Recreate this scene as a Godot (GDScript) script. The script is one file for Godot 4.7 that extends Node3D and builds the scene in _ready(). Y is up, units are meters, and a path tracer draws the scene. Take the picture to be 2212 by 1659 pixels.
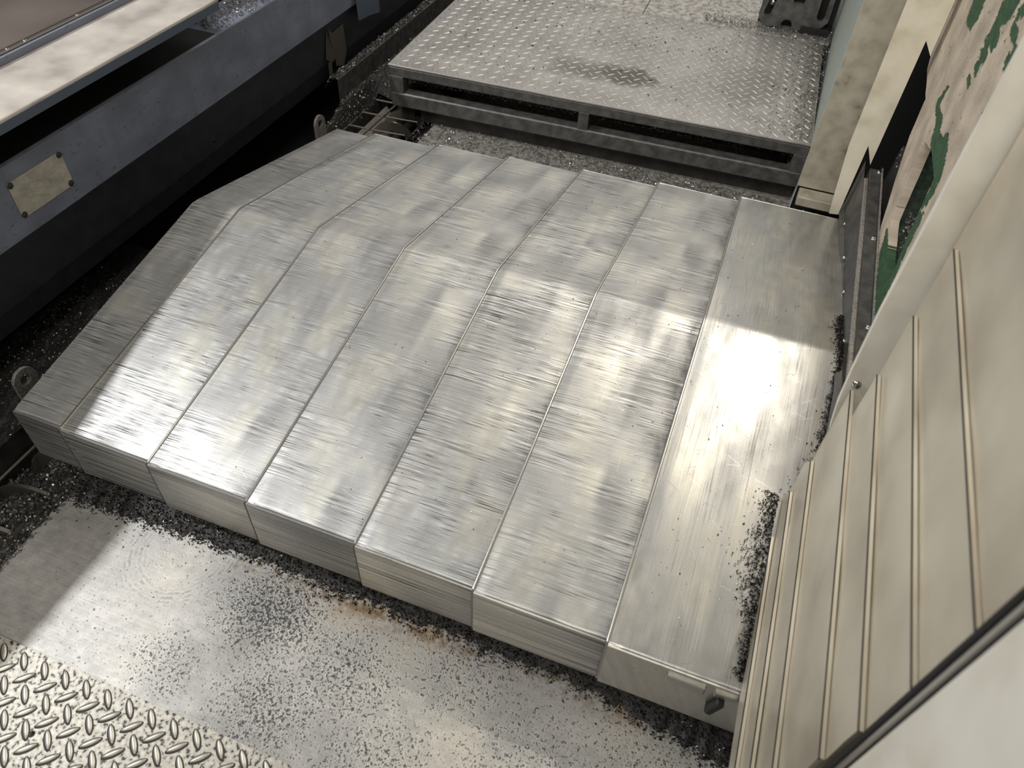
extends Node3D
# Inside a large machine tool: a stepped telescopic way cover of brushed steel, seen from above.
# x runs along the cover from its small end to its large end, z towards the operator, y up.

const FLOOR_Y := -0.116
const STEP := 0.0068
const SEAMS := [-0.0976, 0.0, 0.1641, 0.3333, 0.5052, 0.6753, 0.85, 1.056]
const RIDGE_Z := -0.4816
const RIDGE_Y := 0.0849
const BACK_Z := -0.974
const BACK_Y := -0.0136

var M := {}
var taken := {}

# ---------------------------------------------------------------- mesh helper
class MB:
	var v := PackedVector3Array()
	var n := PackedVector3Array()
	var t := PackedVector2Array()
	var ix := PackedInt32Array()

	func vert(p: Vector3, nn: Vector3, uv: Vector2) -> int:
		v.append(p); n.append(nn); t.append(uv)
		return v.size() - 1

	func tri_i(a: int, b: int, c: int, hint: Vector3) -> void:
		if (v[b] - v[a]).cross(v[c] - v[a]).dot(hint) > 0.0:
			ix.append_array([a, c, b])
		else:
			ix.append_array([a, b, c])

	func poly(pts: Array, hint: Vector3, uvs: Array = []) -> void:
		var nn: Vector3 = (pts[1] - pts[0]).cross(pts[2] - pts[0]).normalized()
		if nn.dot(hint) < 0.0:
			nn = -nn
		var s := v.size()
		for i in pts.size():
			var q: Vector3 = pts[i]
			vert(q, nn, uvs[i] if uvs.size() > i else Vector2(q.x + q.y * 0.37, q.z + q.y))
		for i in range(1, pts.size() - 1):
			tri_i(s, s + i, s + i + 1, nn)

	# a box with chamfered edges
	func box(c: Vector3, size: Vector3, ch := 0.001, b := Basis.IDENTITY) -> void:
		var h := size * 0.5
		ch = minf(ch, minf(h.x, minf(h.y, h.z)) * 0.9)
		var at := func(sx: float, sy: float, sz: float, ax: int) -> Vector3:
			var p := Vector3(sx * (h.x - (0.0 if ax == 0 else ch)), sy * (h.y - (0.0 if ax == 1 else ch)), sz * (h.z - (0.0 if ax == 2 else ch)))
			return c + b * p
		for s in [-1.0, 1.0]:
			poly([at.call(s, -1.0, -1.0, 0), at.call(s, 1.0, -1.0, 0), at.call(s, 1.0, 1.0, 0), at.call(s, -1.0, 1.0, 0)], b * Vector3(s, 0, 0))
			poly([at.call(-1.0, s, -1.0, 1), at.call(1.0, s, -1.0, 1), at.call(1.0, s, 1.0, 1), at.call(-1.0, s, 1.0, 1)], b * Vector3(0, s, 0))
			poly([at.call(-1.0, -1.0, s, 2), at.call(1.0, -1.0, s, 2), at.call(1.0, 1.0, s, 2), at.call(-1.0, 1.0, s, 2)], b * Vector3(0, 0, s))
			for u in [-1.0, 1.0]:
				poly([at.call(s, u, -1.0, 0), at.call(s, u, -1.0, 1), at.call(s, u, 1.0, 1), at.call(s, u, 1.0, 0)], b * Vector3(s, u, 0))
				poly([at.call(s, -1.0, u, 0), at.call(s, -1.0, u, 2), at.call(s, 1.0, u, 2), at.call(s, 1.0, u, 0)], b * Vector3(s, 0, u))
				poly([at.call(-1.0, s, u, 1), at.call(-1.0, s, u, 2), at.call(1.0, s, u, 2), at.call(1.0, s, u, 1)], b * Vector3(0, s, u))
				for w in [-1.0, 1.0]:
					poly([at.call(s, u, w, 0), at.call(s, u, w, 1), at.call(s, u, w, 2)], b * Vector3(s, u, w))

	# flat outline pushed out between two heights; place maps (point, height) into space
	func prism(outline: PackedVector2Array, h0: float, h1: float, place: Callable, uvf = null) -> void:
		var tris := Geometry2D.triangulate_polygon(outline)
		var mid := Vector2.ZERO
		for q in outline:
			mid += q
		mid /= outline.size()
		var up: Vector3 = (place.call(mid, h1) - place.call(mid, h0)).normalized()
		for side in 2:
			var h := h1 if side == 1 else h0
			var nn := up if side == 1 else -up
			var s := v.size()
			for q in outline:
				var p: Vector3 = place.call(q, h)
				vert(p, nn, uvf.call(q) if uvf != null else q)
			for k in range(0, tris.size(), 3):
				tri_i(s + tris[k], s + tris[k + 1], s + tris[k + 2], nn)
		var cw := Geometry2D.is_polygon_clockwise(outline)
		for k in outline.size():
			var a := outline[k]
			var c := outline[(k + 1) % outline.size()]
			var d := c - a
			var out2 := Vector2(-d.y, d.x) if cw else Vector2(d.y, -d.x)
			var pa: Vector3 = place.call(a, h0)
			var hint: Vector3 = place.call(a + out2.normalized() * 0.001, h0) - pa
			var uva: Vector2 = uvf.call(a) if uvf != null else a
			var uvc: Vector2 = uvf.call(c) if uvf != null else c
			poly([pa, place.call(c, h0), place.call(c, h1), place.call(a, h1)], hint, [uva, uvc, uvc, uva])

	# smooth sheet of (nu + 1) x (nv + 1) points
	func sheet(us: Array, vs: Array, f: Callable, up: Vector3, uvf: Callable) -> void:
		var s := v.size()
		var w := us.size()
		for j in vs.size():
			for i in w:
				vert(f.call(us[i], vs[j]), Vector3.ZERO, uvf.call(us[i], vs[j]))
		for j in vs.size() - 1:
			for i in w - 1:
				var a := s + j * w + i
				for q in [[a, a + 1, a + w + 1], [a, a + w + 1, a + w]]:
					var c: Vector3 = (v[q[1]] - v[q[0]]).cross(v[q[2]] - v[q[0]])
					if c.dot(up) < 0.0:
						c = -c
						ix.append_array([q[0], q[1], q[2]])
					else:
						ix.append_array([q[0], q[2], q[1]])
					for k in q:
						n[k] += c
		for k in range(s, v.size()):
			n[k] = n[k].normalized() if n[k].length_squared() > 0.0 else up

	# smooth strip that follows a profile; hints say which way is out at each profile point
	func loft(prof: Array, outs: Array, ts: Array, place: Callable, uvf: Callable) -> void:
		var s := v.size()
		var w := ts.size()
		for j in prof.size():
			for i in w:
				vert(place.call(prof[j], ts[i]), Vector3.ZERO, uvf.call(j, ts[i]))
		for j in prof.size() - 1:
			var up: Vector3 = (outs[j] + outs[j + 1])
			for i in w - 1:
				var a := s + j * w + i
				for q in [[a, a + 1, a + w + 1], [a, a + w + 1, a + w]]:
					var c: Vector3 = (v[q[1]] - v[q[0]]).cross(v[q[2]] - v[q[0]])
					if c.dot(up) < 0.0:
						c = -c
						ix.append_array([q[0], q[1], q[2]])
					else:
						ix.append_array([q[0], q[2], q[1]])
					for k in q:
						n[k] += c
		for k in range(s, v.size()):
			n[k] = n[k].normalized()

	func tube(path: Array, r: float, sides := 8) -> void:
		var s := v.size()
		var side := Vector3.UP
		for i in path.size():
			var d: Vector3 = (path[mini(i + 1, path.size() - 1)] - path[maxi(i - 1, 0)]).normalized()
			if absf(d.dot(side)) > 0.95:
				side = Vector3.RIGHT
			var a := d.cross(side).normalized()
			var b := d.cross(a)
			for k in sides:
				var g := TAU * k / sides
				var o := a * cos(g) + b * sin(g)
				vert(path[i] + o * r, o, Vector2(float(k) / sides, float(i)))
		for i in path.size() - 1:
			for k in sides:
				var k2 := (k + 1) % sides
				var p := s + i * sides
				tri_i(p + k, p + k2, p + sides + k2, n[p + k] + n[p + k2])
				tri_i(p + k, p + sides + k2, p + sides + k, n[p + k] + n[p + k2])
		for e in 2:
			var i0 := s if e == 0 else s + (path.size() - 1) * sides
			var d2: Vector3 = (path[0] - path[1]) if e == 0 else (path[-1] - path[-2])
			var ring := []
			for k in sides:
				ring.append(v[i0 + k])
			poly(ring, d2)

	# turned shape round an axis
	func lathe(c: Vector3, axis: Vector3, prof: Array, sides := 14) -> void:
		axis = axis.normalized()
		var a := axis.cross(Vector3(0.3, 0.9, 0.5)).normalized()
		var b := axis.cross(a)
		var s := v.size()
		for j in prof.size():
			var q: Vector2 = prof[j]
			var q0: Vector2 = prof[maxi(j - 1, 0)]
			var q1: Vector2 = prof[mini(j + 1, prof.size() - 1)]
			var tn := (q1 - q0).normalized()
			for k in sides:
				var g := TAU * k / sides
				var o := a * cos(g) + b * sin(g)
				vert(c + o * q.x + axis * q.y, (o * tn.y - axis * tn.x).normalized() * (1.0 if tn.y >= -2.0 else -1.0), Vector2(float(k) / sides, q.y))
		for j in prof.size() - 1:
			for k in sides:
				var k2 := (k + 1) % sides
				var p := s + j * sides
				var h := n[p + k] + n[p + k2] + n[p + sides + k]
				tri_i(p + k, p + k2, p + sides + k2, h)
				tri_i(p + k, p + sides + k2, p + sides + k, h)

	func done() -> ArrayMesh:
		var arr := []
		arr.resize(Mesh.ARRAY_MAX)
		arr[Mesh.ARRAY_VERTEX] = v
		arr[Mesh.ARRAY_NORMAL] = n
		arr[Mesh.ARRAY_TEX_UV] = t
		arr[Mesh.ARRAY_INDEX] = ix
		var m := ArrayMesh.new()
		m.add_surface_from_arrays(Mesh.PRIMITIVE_TRIANGLES, arr)
		return m

# ---------------------------------------------------------------- object helpers
func numbered(called: String) -> String:
	var k: int = taken.get(called, 0)
	taken[called] = k + 1
	return called if k == 0 else "%s_%03d" % [called, k]

func tag(o: Node3D, label: String, category: String, group := "", kind := "") -> Node3D:
	if label: o.set_meta("label", label)
	if category: o.set_meta("category", category)
	if group: o.set_meta("group", group)
	if kind: o.set_meta("kind", kind)
	return o

func thing(called: String, label: String, category: String, at := Vector3.ZERO, group := "", kind := "") -> Node3D:
	var o := Node3D.new()
	o.name = numbered(called)
	o.position = at
	add_child(o)
	return tag(o, label, category, group, kind)

func put(called: String, mesh: Mesh, mat: Material, parent: Node = null) -> MeshInstance3D:
	var o := MeshInstance3D.new()
	o.name = numbered(called) if parent == null else called
	o.mesh = mesh
	o.material_override = mat
	o.cast_shadow = GeometryInstance3D.SHADOW_CASTING_SETTING_ON
	if parent == null:
		add_child(o)
	else:
		parent.add_child(o, true)
	return o

func boxed(called: String, lo: Vector3, hi: Vector3, mat: Material, parent: Node = null, ch := 0.001) -> MeshInstance3D:
	var b := MB.new()
	b.box((lo + hi) * 0.5, hi - lo, ch)
	return put(called, b.done(), mat, parent)

func structure(called: String, lo: Vector3, hi: Vector3, mat: Material) -> void:
	var o := boxed(called, lo, hi, mat, null, 0.002)
	o.set_meta("kind", "structure")

func span(a: float, b: float, k: int) -> Array:
	var r := []
	for i in k + 1:
		r.append(lerpf(a, b, float(i) / k))
	return r

# ---------------------------------------------------------------- noise and textures
func nbytes(w: int, h: int, freq: float, sd: int, oct := 3, fromw := 0, fromh := 0, kind := FastNoiseLite.TYPE_SIMPLEX_SMOOTH) -> PackedByteArray:
	var f := FastNoiseLite.new()
	f.noise_type = kind
	f.seed = sd
	f.frequency = freq
	f.fractal_type = FastNoiseLite.FRACTAL_FBM if oct > 1 else FastNoiseLite.FRACTAL_NONE
	f.fractal_octaves = oct
	var im := f.get_seamless_image(fromw if fromw else w, fromh if fromh else h) if fromw == 0 else f.get_image(fromw, fromh)
	im.convert(Image.FORMAT_L8)
	if im.get_width() != w or im.get_height() != h:
		im.resize(w, h, Image.INTERPOLATE_CUBIC)
	return im.get_data()

func rnd_bytes(w: int, h: int, sw: int, sh: int, sd: int) -> PackedByteArray:
	# white noise of sw x sh cells, stretched to w x h: streaks
	var r := RandomNumberGenerator.new()
	r.seed = sd
	var d := PackedByteArray()
	d.resize(sw * sh)
	for i in sw * sh:
		d[i] = r.randi() & 255
	var im := Image.create_from_data(sw, sh, false, Image.FORMAT_L8, d)
	im.resize(w, h, Image.INTERPOLATE_CUBIC)
	return im.get_data()

func tex_rgb(w: int, h: int, d: PackedByteArray) -> ImageTexture:
	var im := Image.create_from_data(w, h, false, Image.FORMAT_RGB8, d)
	return ImageTexture.create_from_image(im)

func tex_l(w: int, h: int, d: PackedByteArray) -> ImageTexture:
	return ImageTexture.create_from_image(Image.create_from_data(w, h, false, Image.FORMAT_L8, d))

func ramp_tex(freq: float, sd: int, stops: Array, oct := 4, side := 512) -> NoiseTexture2D:
	var f := FastNoiseLite.new()
	f.noise_type = FastNoiseLite.TYPE_SIMPLEX_SMOOTH
	f.seed = sd
	f.frequency = freq
	f.fractal_octaves = oct
	var g := Gradient.new()
	var offs := PackedFloat32Array()
	var cols := PackedColorArray()
	for s in stops:
		offs.append(s[0]); cols.append(s[1])
	g.offsets = offs
	g.colors = cols
	var tx := NoiseTexture2D.new()
	tx.width = side; tx.height = side
	tx.seamless = true
	tx.noise = f
	tx.color_ramp = g
	return tx

func mat(col: Color, rough: float, metal := 0.0) -> StandardMaterial3D:
	var m := StandardMaterial3D.new()
	m.albedo_color = col
	m.roughness = rough
	m.metallic = metal
	return m

func tri_mat(tx: Texture2D, scale: float, rough: float, metal := 0.0, tint := Color.WHITE) -> StandardMaterial3D:
	var m := mat(tint, rough, metal)
	m.albedo_texture = tx
	m.uv1_triplanar = true
	m.uv1_world_triplanar = true
	m.uv1_scale = Vector3.ONE * scale
	return m

# brushed sheet: along = streak direction is the texture's u axis
func brushed(sd: int, w: int, h: int, fine: float, coarse: float, blot: float, base: float, pits: int, lengthwise := false) -> Array:
	var f1 := rnd_bytes(w, h, w / 4, 14, sd) if lengthwise else rnd_bytes(w, h, 8, h, sd)
	var f2 := rnd_bytes(w, h, w / 3, 7, sd + 1) if lengthwise else rnd_bytes(w, h, 3, h / 2, sd + 1)
	var band := rnd_bytes(w, h, 9, 5, sd + 2) if lengthwise else rnd_bytes(w, h, 3, 24, sd + 2)
	var bl := nbytes(w, h, 0.0022, sd + 3, 2)
	var b2 := nbytes(w, h, 0.010, sd + 4, 3)
	var gr := rnd_bytes(w, h, w / 2, h / 2, sd + 7)
	var val := PackedFloat32Array()
	val.resize(w * h)
	for j in h:
		for i in w:
			var k := j * w + i
			var m := smoothstep(70.0, 190.0, band[k] * 0.6 + b2[k] * 0.4)
			var a := f1[k] / 255.0
			var c := (f2[k] - 128) / 255.0
			var u := float(i) / w
			var rim := smoothstep(0.80, 0.90, u) * (1.0 - smoothstep(0.90, 0.99, u)) * (b2[k] / 255.0)
			val[k] = base + (0.25 - a * a * a) * fine * (0.25 + m) + c * coarse * (0.3 + m) + (bl[k] - 128) / 255.0 * blot + (gr[k] - 128) / 255.0 * 0.04 - (0.0 if lengthwise else rim * 0.22)
	var r := RandomNumberGenerator.new()
	r.seed = sd + 9
	for k in 90:                                   # scratches
		var x := r.randf() * w
		var y := r.randf() * h
		var ang := r.randf_range(-0.5, 0.5) if r.randf() < 0.6 else r.randf() * PI
		var ln := r.randf_range(0.02, 0.14) * w
		var amt := r.randf_range(0.05, 0.16) * (1.0 if r.randf() < 0.75 else -1.0)
		for q in int(ln):
			var px := int(x + cos(ang) * q)
			var py := int(y + sin(ang) * q * h / w * 0.5)
			if px >= 0 and py >= 0 and px < w and py < h:
				val[py * w + px] += amt
	for k in pits:
		var x := r.randi_range(2, w - 3)
		var y := r.randi_range(2, h - 3)
		val[y * w + x] = 0.12
		if r.randf() < 0.5: val[y * w + x + 1] = 0.2
		val[(y + 1) * w + x + 1] += 0.12
	var alb := PackedByteArray()
	alb.resize(w * h * 3)
	var rou := PackedByteArray()
	rou.resize(w * h)
	for i in w * h:
		var g := clampf(val[i], 0.05, 0.95) * 255.0
		var warm := clampf((bl[i] - 120) / 255.0, 0.0, 0.3) * 0.12
		alb[i * 3] = int(minf(g * 1.0, 255))
		alb[i * 3 + 1] = int(minf(g * (0.997 - warm * 0.25), 255))
		alb[i * 3 + 2] = int(minf(g * (0.985 - warm), 255))
		rou[i] = int(clampf(0.52 - (val[i] - base) * 0.7 + (b2[i] - 128) / 255.0 * 0.14, 0.1, 1.0) * 255.0)
	return [tex_rgb(w, h, alb), tex_l(w, h, rou)]

func brushed_mat(tx: Array, rough: float, aniso: float, tint := Color.WHITE) -> StandardMaterial3D:
	var m := mat(tint, rough, 0.72)
	m.albedo_texture = tx[0]
	m.roughness_texture = tx[1]
	m.roughness_texture_channel = BaseMaterial3D.TEXTURE_CHANNEL_RED
	if aniso != 0.0:
		m.anisotropy_enabled = true
		m.anisotropy = aniso
	return m

func floor_textures() -> Array:
	var w := 1800
	var h := 600                                   # x -0.01 .. 1.19, z -0.10 .. 0.30
	var bl := nbytes(w, h, 0.005, 41, 4, 900, 300)
	var n1 := nbytes(w, h, 0.085, 42, 3, w, h)
	var n2 := nbytes(w, h, 0.16, 43, 2, w, h)
	var n3 := nbytes(w, h, 0.03, 44, 3, w, h)
	var n4 := rnd_bytes(w, h, 60, 300, 45)
	var alb := PackedByteArray()
	alb.resize(w * h * 3)
	var hei := PackedByteArray()
	hei.resize(w * h)
	var spots := [[0.40, 0.10, 0.11, 1.0], [0.53, 0.14, 0.12, 0.75], [0.46, 0.21, 0.10, 0.8], [0.62, 0.22, 0.12, 0.65], [0.30, 0.21, 0.07, 0.55], [0.80, 0.16, 0.16, 0.55], [0.68, 0.08, 0.12, 0.6], [0.95, 0.12, 0.14, 0.6]]
	for j in h:
		var z := -0.10 + 0.4 * j / h
		for i in w:
			var x := -0.01 + 1.2 * i / w
			var k := j * w + i
			var pit := 0.0
			for s in spots:
				var dx: float = x - s[0]
				var dz: float = (z - s[1]) * 1.25
				var q: float = (dx * dx + dz * dz) / (s[2] * s[2])
				if q < 1.0:
					pit = maxf(pit, s[3] * (1.0 - q))
			pit = clampf(pit + (n3[k] - 128) / 255.0 * 0.5 * smoothstep(0.15, 0.35, x), 0.0, 1.0)
			var g := 0.70 + (bl[k] - 128) / 255.0 * 0.20
			var hh := 0.5
			# swirled scratches on the smoother end
			if x < 0.34:
				var rr := sqrt(pow(x - 0.22, 2) + pow(z - 0.06, 2))
				var sw := sin(rr * 900.0 + (n3[k] - 128) * 0.02) * 0.5 + 0.5
				var am := clampf(1.0 - absf(rr - 0.075) / 0.03, 0.0, 1.0) * clampf((n3[k] - 110) / 60.0, 0.0, 1.0)
				g -= sw * 0.16 * am
			g += (n4[k] - 128) / 255.0 * 0.05 * (1.0 - pit) + (n2[k] - 128) / 255.0 * 0.07 + (n3[k] - 128) / 255.0 * 0.10
			var th := 206.0 - 62.0 * pit
			var d1 := clampf((n1[k] - th) / 26.0, 0.0, 1.0)
			var d2 := clampf((n2[k] - th - 6.0) / 18.0, 0.0, 1.0)
			var d := maxf(d1 * 0.8, d2 * 0.9)
			g = lerpf(g, 0.16, d * (0.58 + 0.34 * pit))
			hh -= 0.35 * d
			# brighter rim round the pits
			var rim := clampf(1.0 - absf(n1[k] - (th - 14.0)) / 12.0, 0.0, 1.0) * pit
			g += rim * 0.10
			hh += rim * 0.2
			var rust := 0.0
			if x > 0.3:
				rust = 0.8 * exp(-absf(z - 0.045) * 60.0) * clampf((n3[k] * 0.5 + n1[k] * 0.2 + bl[k] * 0.3 - 90) / 80.0, 0.0, 1.0)
			var br := clampf((bl[k] - 130) / 255.0, 0.0, 0.4) * 0.2
			alb[k * 3] = int(clampf(g * (1.0 - rust * 0.52), 0.03, 1.0) * 255)
			alb[k * 3 + 1] = int(clampf(g * (0.985 - rust * 0.63 - br * 0.15), 0.03, 1.0) * 255)
			alb[k * 3 + 2] = int(clampf(g * (0.962 - rust * 0.74 - br * 0.5), 0.03, 1.0) * 255)
			hei[k] = int(clampf(hh + (n2[k] - 128) / 255.0 * 0.3 * pit, 0.0, 1.0) * 255)
	return [tex_rgb(w, h, alb), tex_l(w, h, hei)]

func casting_texture() -> ImageTexture:
	var w := 900
	var h := 660                                   # z -1.15 .. -0.25, y 0.05 .. 0.71
	var n1 := nbytes(w, h, 0.012, 61, 5, w, h)
	var n2 := nbytes(w, h, 0.05, 62, 3, w, h)
	var n3 := nbytes(w, h, 0.16, 63, 2, w, h)
	var green := [
		PackedVector2Array([Vector2(-0.969, 0.486), Vector2(-0.953, 0.457), Vector2(-0.932, 0.452), Vector2(-0.879, 0.461), Vector2(-0.875, 0.479), Vector2(-0.873, 0.499), Vector2(-0.887, 0.511)]),
		PackedVector2Array([Vector2(-0.764, 0.551), Vector2(-0.767, 0.525), Vector2(-0.757, 0.516), Vector2(-0.754, 0.502), Vector2(-0.766, 0.490), Vector2(-0.752, 0.486), Vector2(-0.761, 0.478), Vector2(-0.747, 0.473), Vector2(-0.750, 0.460), Vector2(-0.739, 0.456), Vector2(-0.714, 0.458), Vector2(-0.714, 0.466), Vector2(-0.717, 0.475), Vector2(-0.712, 0.486), Vector2(-0.712, 0.492), Vector2(-0.733, 0.496), Vector2(-0.719, 0.498), Vector2(-0.704, 0.497), Vector2(-0.689, 0.510), Vector2(-0.704, 0.522), Vector2(-0.719, 0.520), Vector2(-0.707, 0.530), Vector2(-0.682, 0.546), Vector2(-0.683, 0.557), Vector2(-0.685, 0.565), Vector2(-0.688, 0.574)]),
		PackedVector2Array([Vector2(-0.655, 0.578), Vector2(-0.668, 0.560), Vector2(-0.663, 0.552), Vector2(-0.666, 0.548), Vector2(-0.656, 0.539), Vector2(-0.635, 0.538), Vector2(-0.615, 0.542), Vector2(-0.608, 0.534), Vector2(-0.612, 0.523), Vector2(-0.602, 0.515), Vector2(-0.585, 0.517), Vector2(-0.590, 0.529), Vector2(-0.581, 0.546), Vector2(-0.588, 0.548), Vector2(-0.607, 0.543), Vector2(-0.616, 0.553), Vector2(-0.654, 0.553), Vector2(-0.626, 0.573)]),
		PackedVector2Array([Vector2(-0.756, 0.446), Vector2(-0.756, 0.438), Vector2(-0.731, 0.437), Vector2(-0.717, 0.441), Vector2(-0.739, 0.448)]),
		PackedVector2Array([Vector2(-0.845, 0.391), Vector2(-0.866, 0.379), Vector2(-0.878, 0.358), Vector2(-0.876, 0.344), Vector2(-0.859, 0.342), Vector2(-0.842, 0.345), Vector2(-0.812, 0.339), Vector2(-0.803, 0.331), Vector2(-0.790, 0.324), Vector2(-0.747, 0.323), Vector2(-0.693, 0.328), Vector2(-0.655, 0.349), Vector2(-0.667, 0.374), Vector2(-0.705, 0.380), Vector2(-0.734, 0.362), Vector2(-0.767, 0.354), Vector2(-0.773, 0.362), Vector2(-0.798, 0.365), Vector2(-0.837, 0.357), Vector2(-0.857, 0.361), Vector2(-0.845, 0.384)]),
		PackedVector2Array([Vector2(-0.806, 0.155), Vector2(-0.763, 0.125), Vector2(-0.693, 0.121), Vector2(-0.588, 0.123), Vector2(-0.585, 0.140), Vector2(-0.613, 0.164), Vector2(-0.637, 0.183), Vector2(-0.669, 0.170), Vector2(-0.784, 0.159)]),
		PackedVector2Array([Vector2(-0.655, 0.277), Vector2(-0.643, 0.208), Vector2(-0.623, 0.171), Vector2(-0.602, 0.131), Vector2(-0.592, 0.162), Vector2(-0.599, 0.193), Vector2(-0.610, 0.230), Vector2(-0.611, 0.274), Vector2(-0.621, 0.299)]),
		PackedVector2Array([Vector2(-0.664, 0.331), Vector2(-0.651, 0.279), Vector2(-0.626, 0.312), Vector2(-0.629, 0.356), Vector2(-0.666, 0.371), Vector2(-0.745, 0.353), Vector2(-0.768, 0.325)])]
	var boxes := []
	for q in green:
		var bx := Rect2(q[0], Vector2.ZERO)
		for p in q: bx = bx.expand(p)
		boxes.append(bx.grow(0.02))
	var inside := func(p: Vector2) -> bool:
		for e in green.size():
			if boxes[e].has_point(p) and Geometry2D.is_point_in_polygon(p, green[e]): return true
		return false
	var d := PackedByteArray()
	d.resize(w * h * 3)
	for j in h:
		var y := 0.71 - 0.66 * j / h
		for i in w:
			var z := -1.15 + 0.9 * i / w
			var k := j * w + i
			var p := Vector2(z, y)
			var wp := p + Vector2((n2[k] - 128) / 255.0 * 0.022 + (n3[k] - 128) / 255.0 * 0.008, (n3[k] - 128) / 255.0 * 0.006)
			var isg: bool = inside.call(wp)
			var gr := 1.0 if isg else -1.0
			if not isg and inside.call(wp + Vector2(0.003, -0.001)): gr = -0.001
			var tone := 0.74 + (n1[k] - 128) / 255.0 * 0.20 + (n3[k] - 128) / 255.0 * 0.07
			var c := Color(tone, tone * 0.925, tone * 0.83)
			if gr > 0.0:
				var gt := 0.9 + (n2[k] - 128) / 255.0 * 0.35
				c = Color(0.23 * gt, 0.37 * gt, 0.25 * gt)
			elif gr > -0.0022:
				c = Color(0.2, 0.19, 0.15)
			elif n2[k] > 212 and n3[k] > 150:
				c = Color(0.22, 0.19, 0.15)
			d[k * 3] = int(clampf(c.r, 0, 1) * 255)
			d[k * 3 + 1] = int(clampf(c.g, 0, 1) * 255)
			d[k * 3 + 2] = int(clampf(c.b, 0, 1) * 255)
	return tex_rgb(w, h, d)

func panel_texture() -> ImageTexture:
	var w := 1000
	var h := 256                                   # along the machine side, with dirt that ran down
	var f1 := rnd_bytes(w, h, 180, 3, 71)
	var f2 := rnd_bytes(w, h, 46, 2, 72)
	var b1 := nbytes(w, h, 0.008, 73, 4, w, h)
	var b2 := nbytes(w, h, 0.07, 74, 3, w, h)
	var d := PackedByteArray()
	d.resize(w * h * 3)
	for k in w * h:
		var a := clampf((f1[k] - 150) / 255.0, 0.0, 1.0) * 0.35 + clampf((f2[k] - 140) / 255.0, 0.0, 1.0) * 0.5
		a *= clampf((b1[k] - 60) / 120.0, 0.0, 1.0)
		if b2[k] > 205: a = maxf(a, 0.6)
		var g := 1.0 + (b1[k] - 128) / 255.0 * 0.25
		d[k * 3] = int(lerpf(0.44, 0.27, a) * g * 255)
		d[k * 3 + 1] = int(lerpf(0.46, 0.265, a) * g * 255)
		d[k * 3 + 2] = int(lerpf(0.52, 0.275, a) * g * 255)
	return tex_rgb(w, h, d)

func plate_texture() -> ImageTexture:
	var w := 330
	var h := 190
	var b1 := nbytes(w, h, 0.012, 81, 4, w, h)
	var b2 := nbytes(w, h, 0.2, 82, 2, w, h)
	var im := Image.create(w, h, false, Image.FORMAT_RGB8)
	for j in h:
		for i in w:
			var k := j * w + i
			var g := 0.62 + (b1[k] - 128) / 255.0 * 0.12
			if b2[k] > 200: g -= 0.12
			im.set_pixel(i, j, Color(g * 1.12, g * 1.085, g * 1.0))
	# faint engraved diagram of a guideway block with its leader lines
	var lines := [[110, 50, 215, 95], [215, 95, 215, 130], [110, 50, 90, 78], [90, 78, 200, 128], [90, 92, 140, 116], [95, 112, 150, 140], [200, 128, 215, 95], [150, 60, 178, 92], [178, 92, 168, 112],
		[108, 130, 190, 164], [92, 120, 108, 130], [225, 60, 300, 42], [232, 76, 290, 70], [52, 66, 82, 60], [46, 84, 74, 92], [60, 108, 78, 112], [240, 110, 262, 150], [255, 40, 270, 60], [120, 85, 135, 92], [185, 70, 200, 80]]
	for l in lines:
		var a := Vector2(l[0], l[1])
		var b := Vector2(l[2], l[3])
		var st := int(a.distance_to(b))
		for q in st:
			var p := a.lerp(b, float(q) / st)
			im.set_pixel(int(p.x), int(p.y), Color(0.40, 0.35, 0.31))
	return ImageTexture.create_from_image(im)

func platform_texture() -> ImageTexture:
	var w := 900
	var h := 512                                   # local x 0 .. 1.043, z 0 .. -0.594
	var n1 := nbytes(w, h, 0.02, 91, 4, w, h)
	var n2 := nbytes(w, h, 0.15, 92, 2, w, h)
	var n3 := nbytes(w, h, 0.006, 93, 3, w, h)
	var d := PackedByteArray()
	d.resize(w * h * 3)
	for j in h:
		var z := -0.594 * j / h
		for i in w:
			var x := 1.043 * i / w
			var k := j * w + i
			var g := 0.60 + (n3[k] - 128) / 255.0 * 0.10 + (n1[k] - 128) / 255.0 * 0.06 + (n2[k] - 128) / 255.0 * 0.10
			var wob := (n1[k] - 128) / 255.0 * 0.9
			var st := smoothstep(1.15, 0.55, Vector2((x - 0.575) / 0.085, (z + 0.175) / 0.055).length() + wob * 0.5)
			st = maxf(st, 0.55 * smoothstep(1.2, 0.4, Vector2((x - 0.47) / 0.11, (z + 0.165) / 0.06).length() + wob * 0.5))
			st = maxf(st, 0.4 * smoothstep(1.2, 0.4, Vector2((x - 0.87) / 0.10, (z + 0.25) / 0.13).length() + wob * 0.4))
			st = maxf(st, 0.5 * smoothstep(0.975, 1.03, x + wob * 0.03))
			g *= 1.0 - 0.42 * st
			if n2[k] > 215: g *= 0.72
			d[k * 3] = int(clampf(g, 0, 1) * 255)
			d[k * 3 + 1] = int(clampf(g * 0.975, 0, 1) * 255)
			d[k * 3 + 2] = int(clampf(g * (0.945 - 0.06 * st), 0, 1) * 255)
	return tex_rgb(w, h, d)

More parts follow.
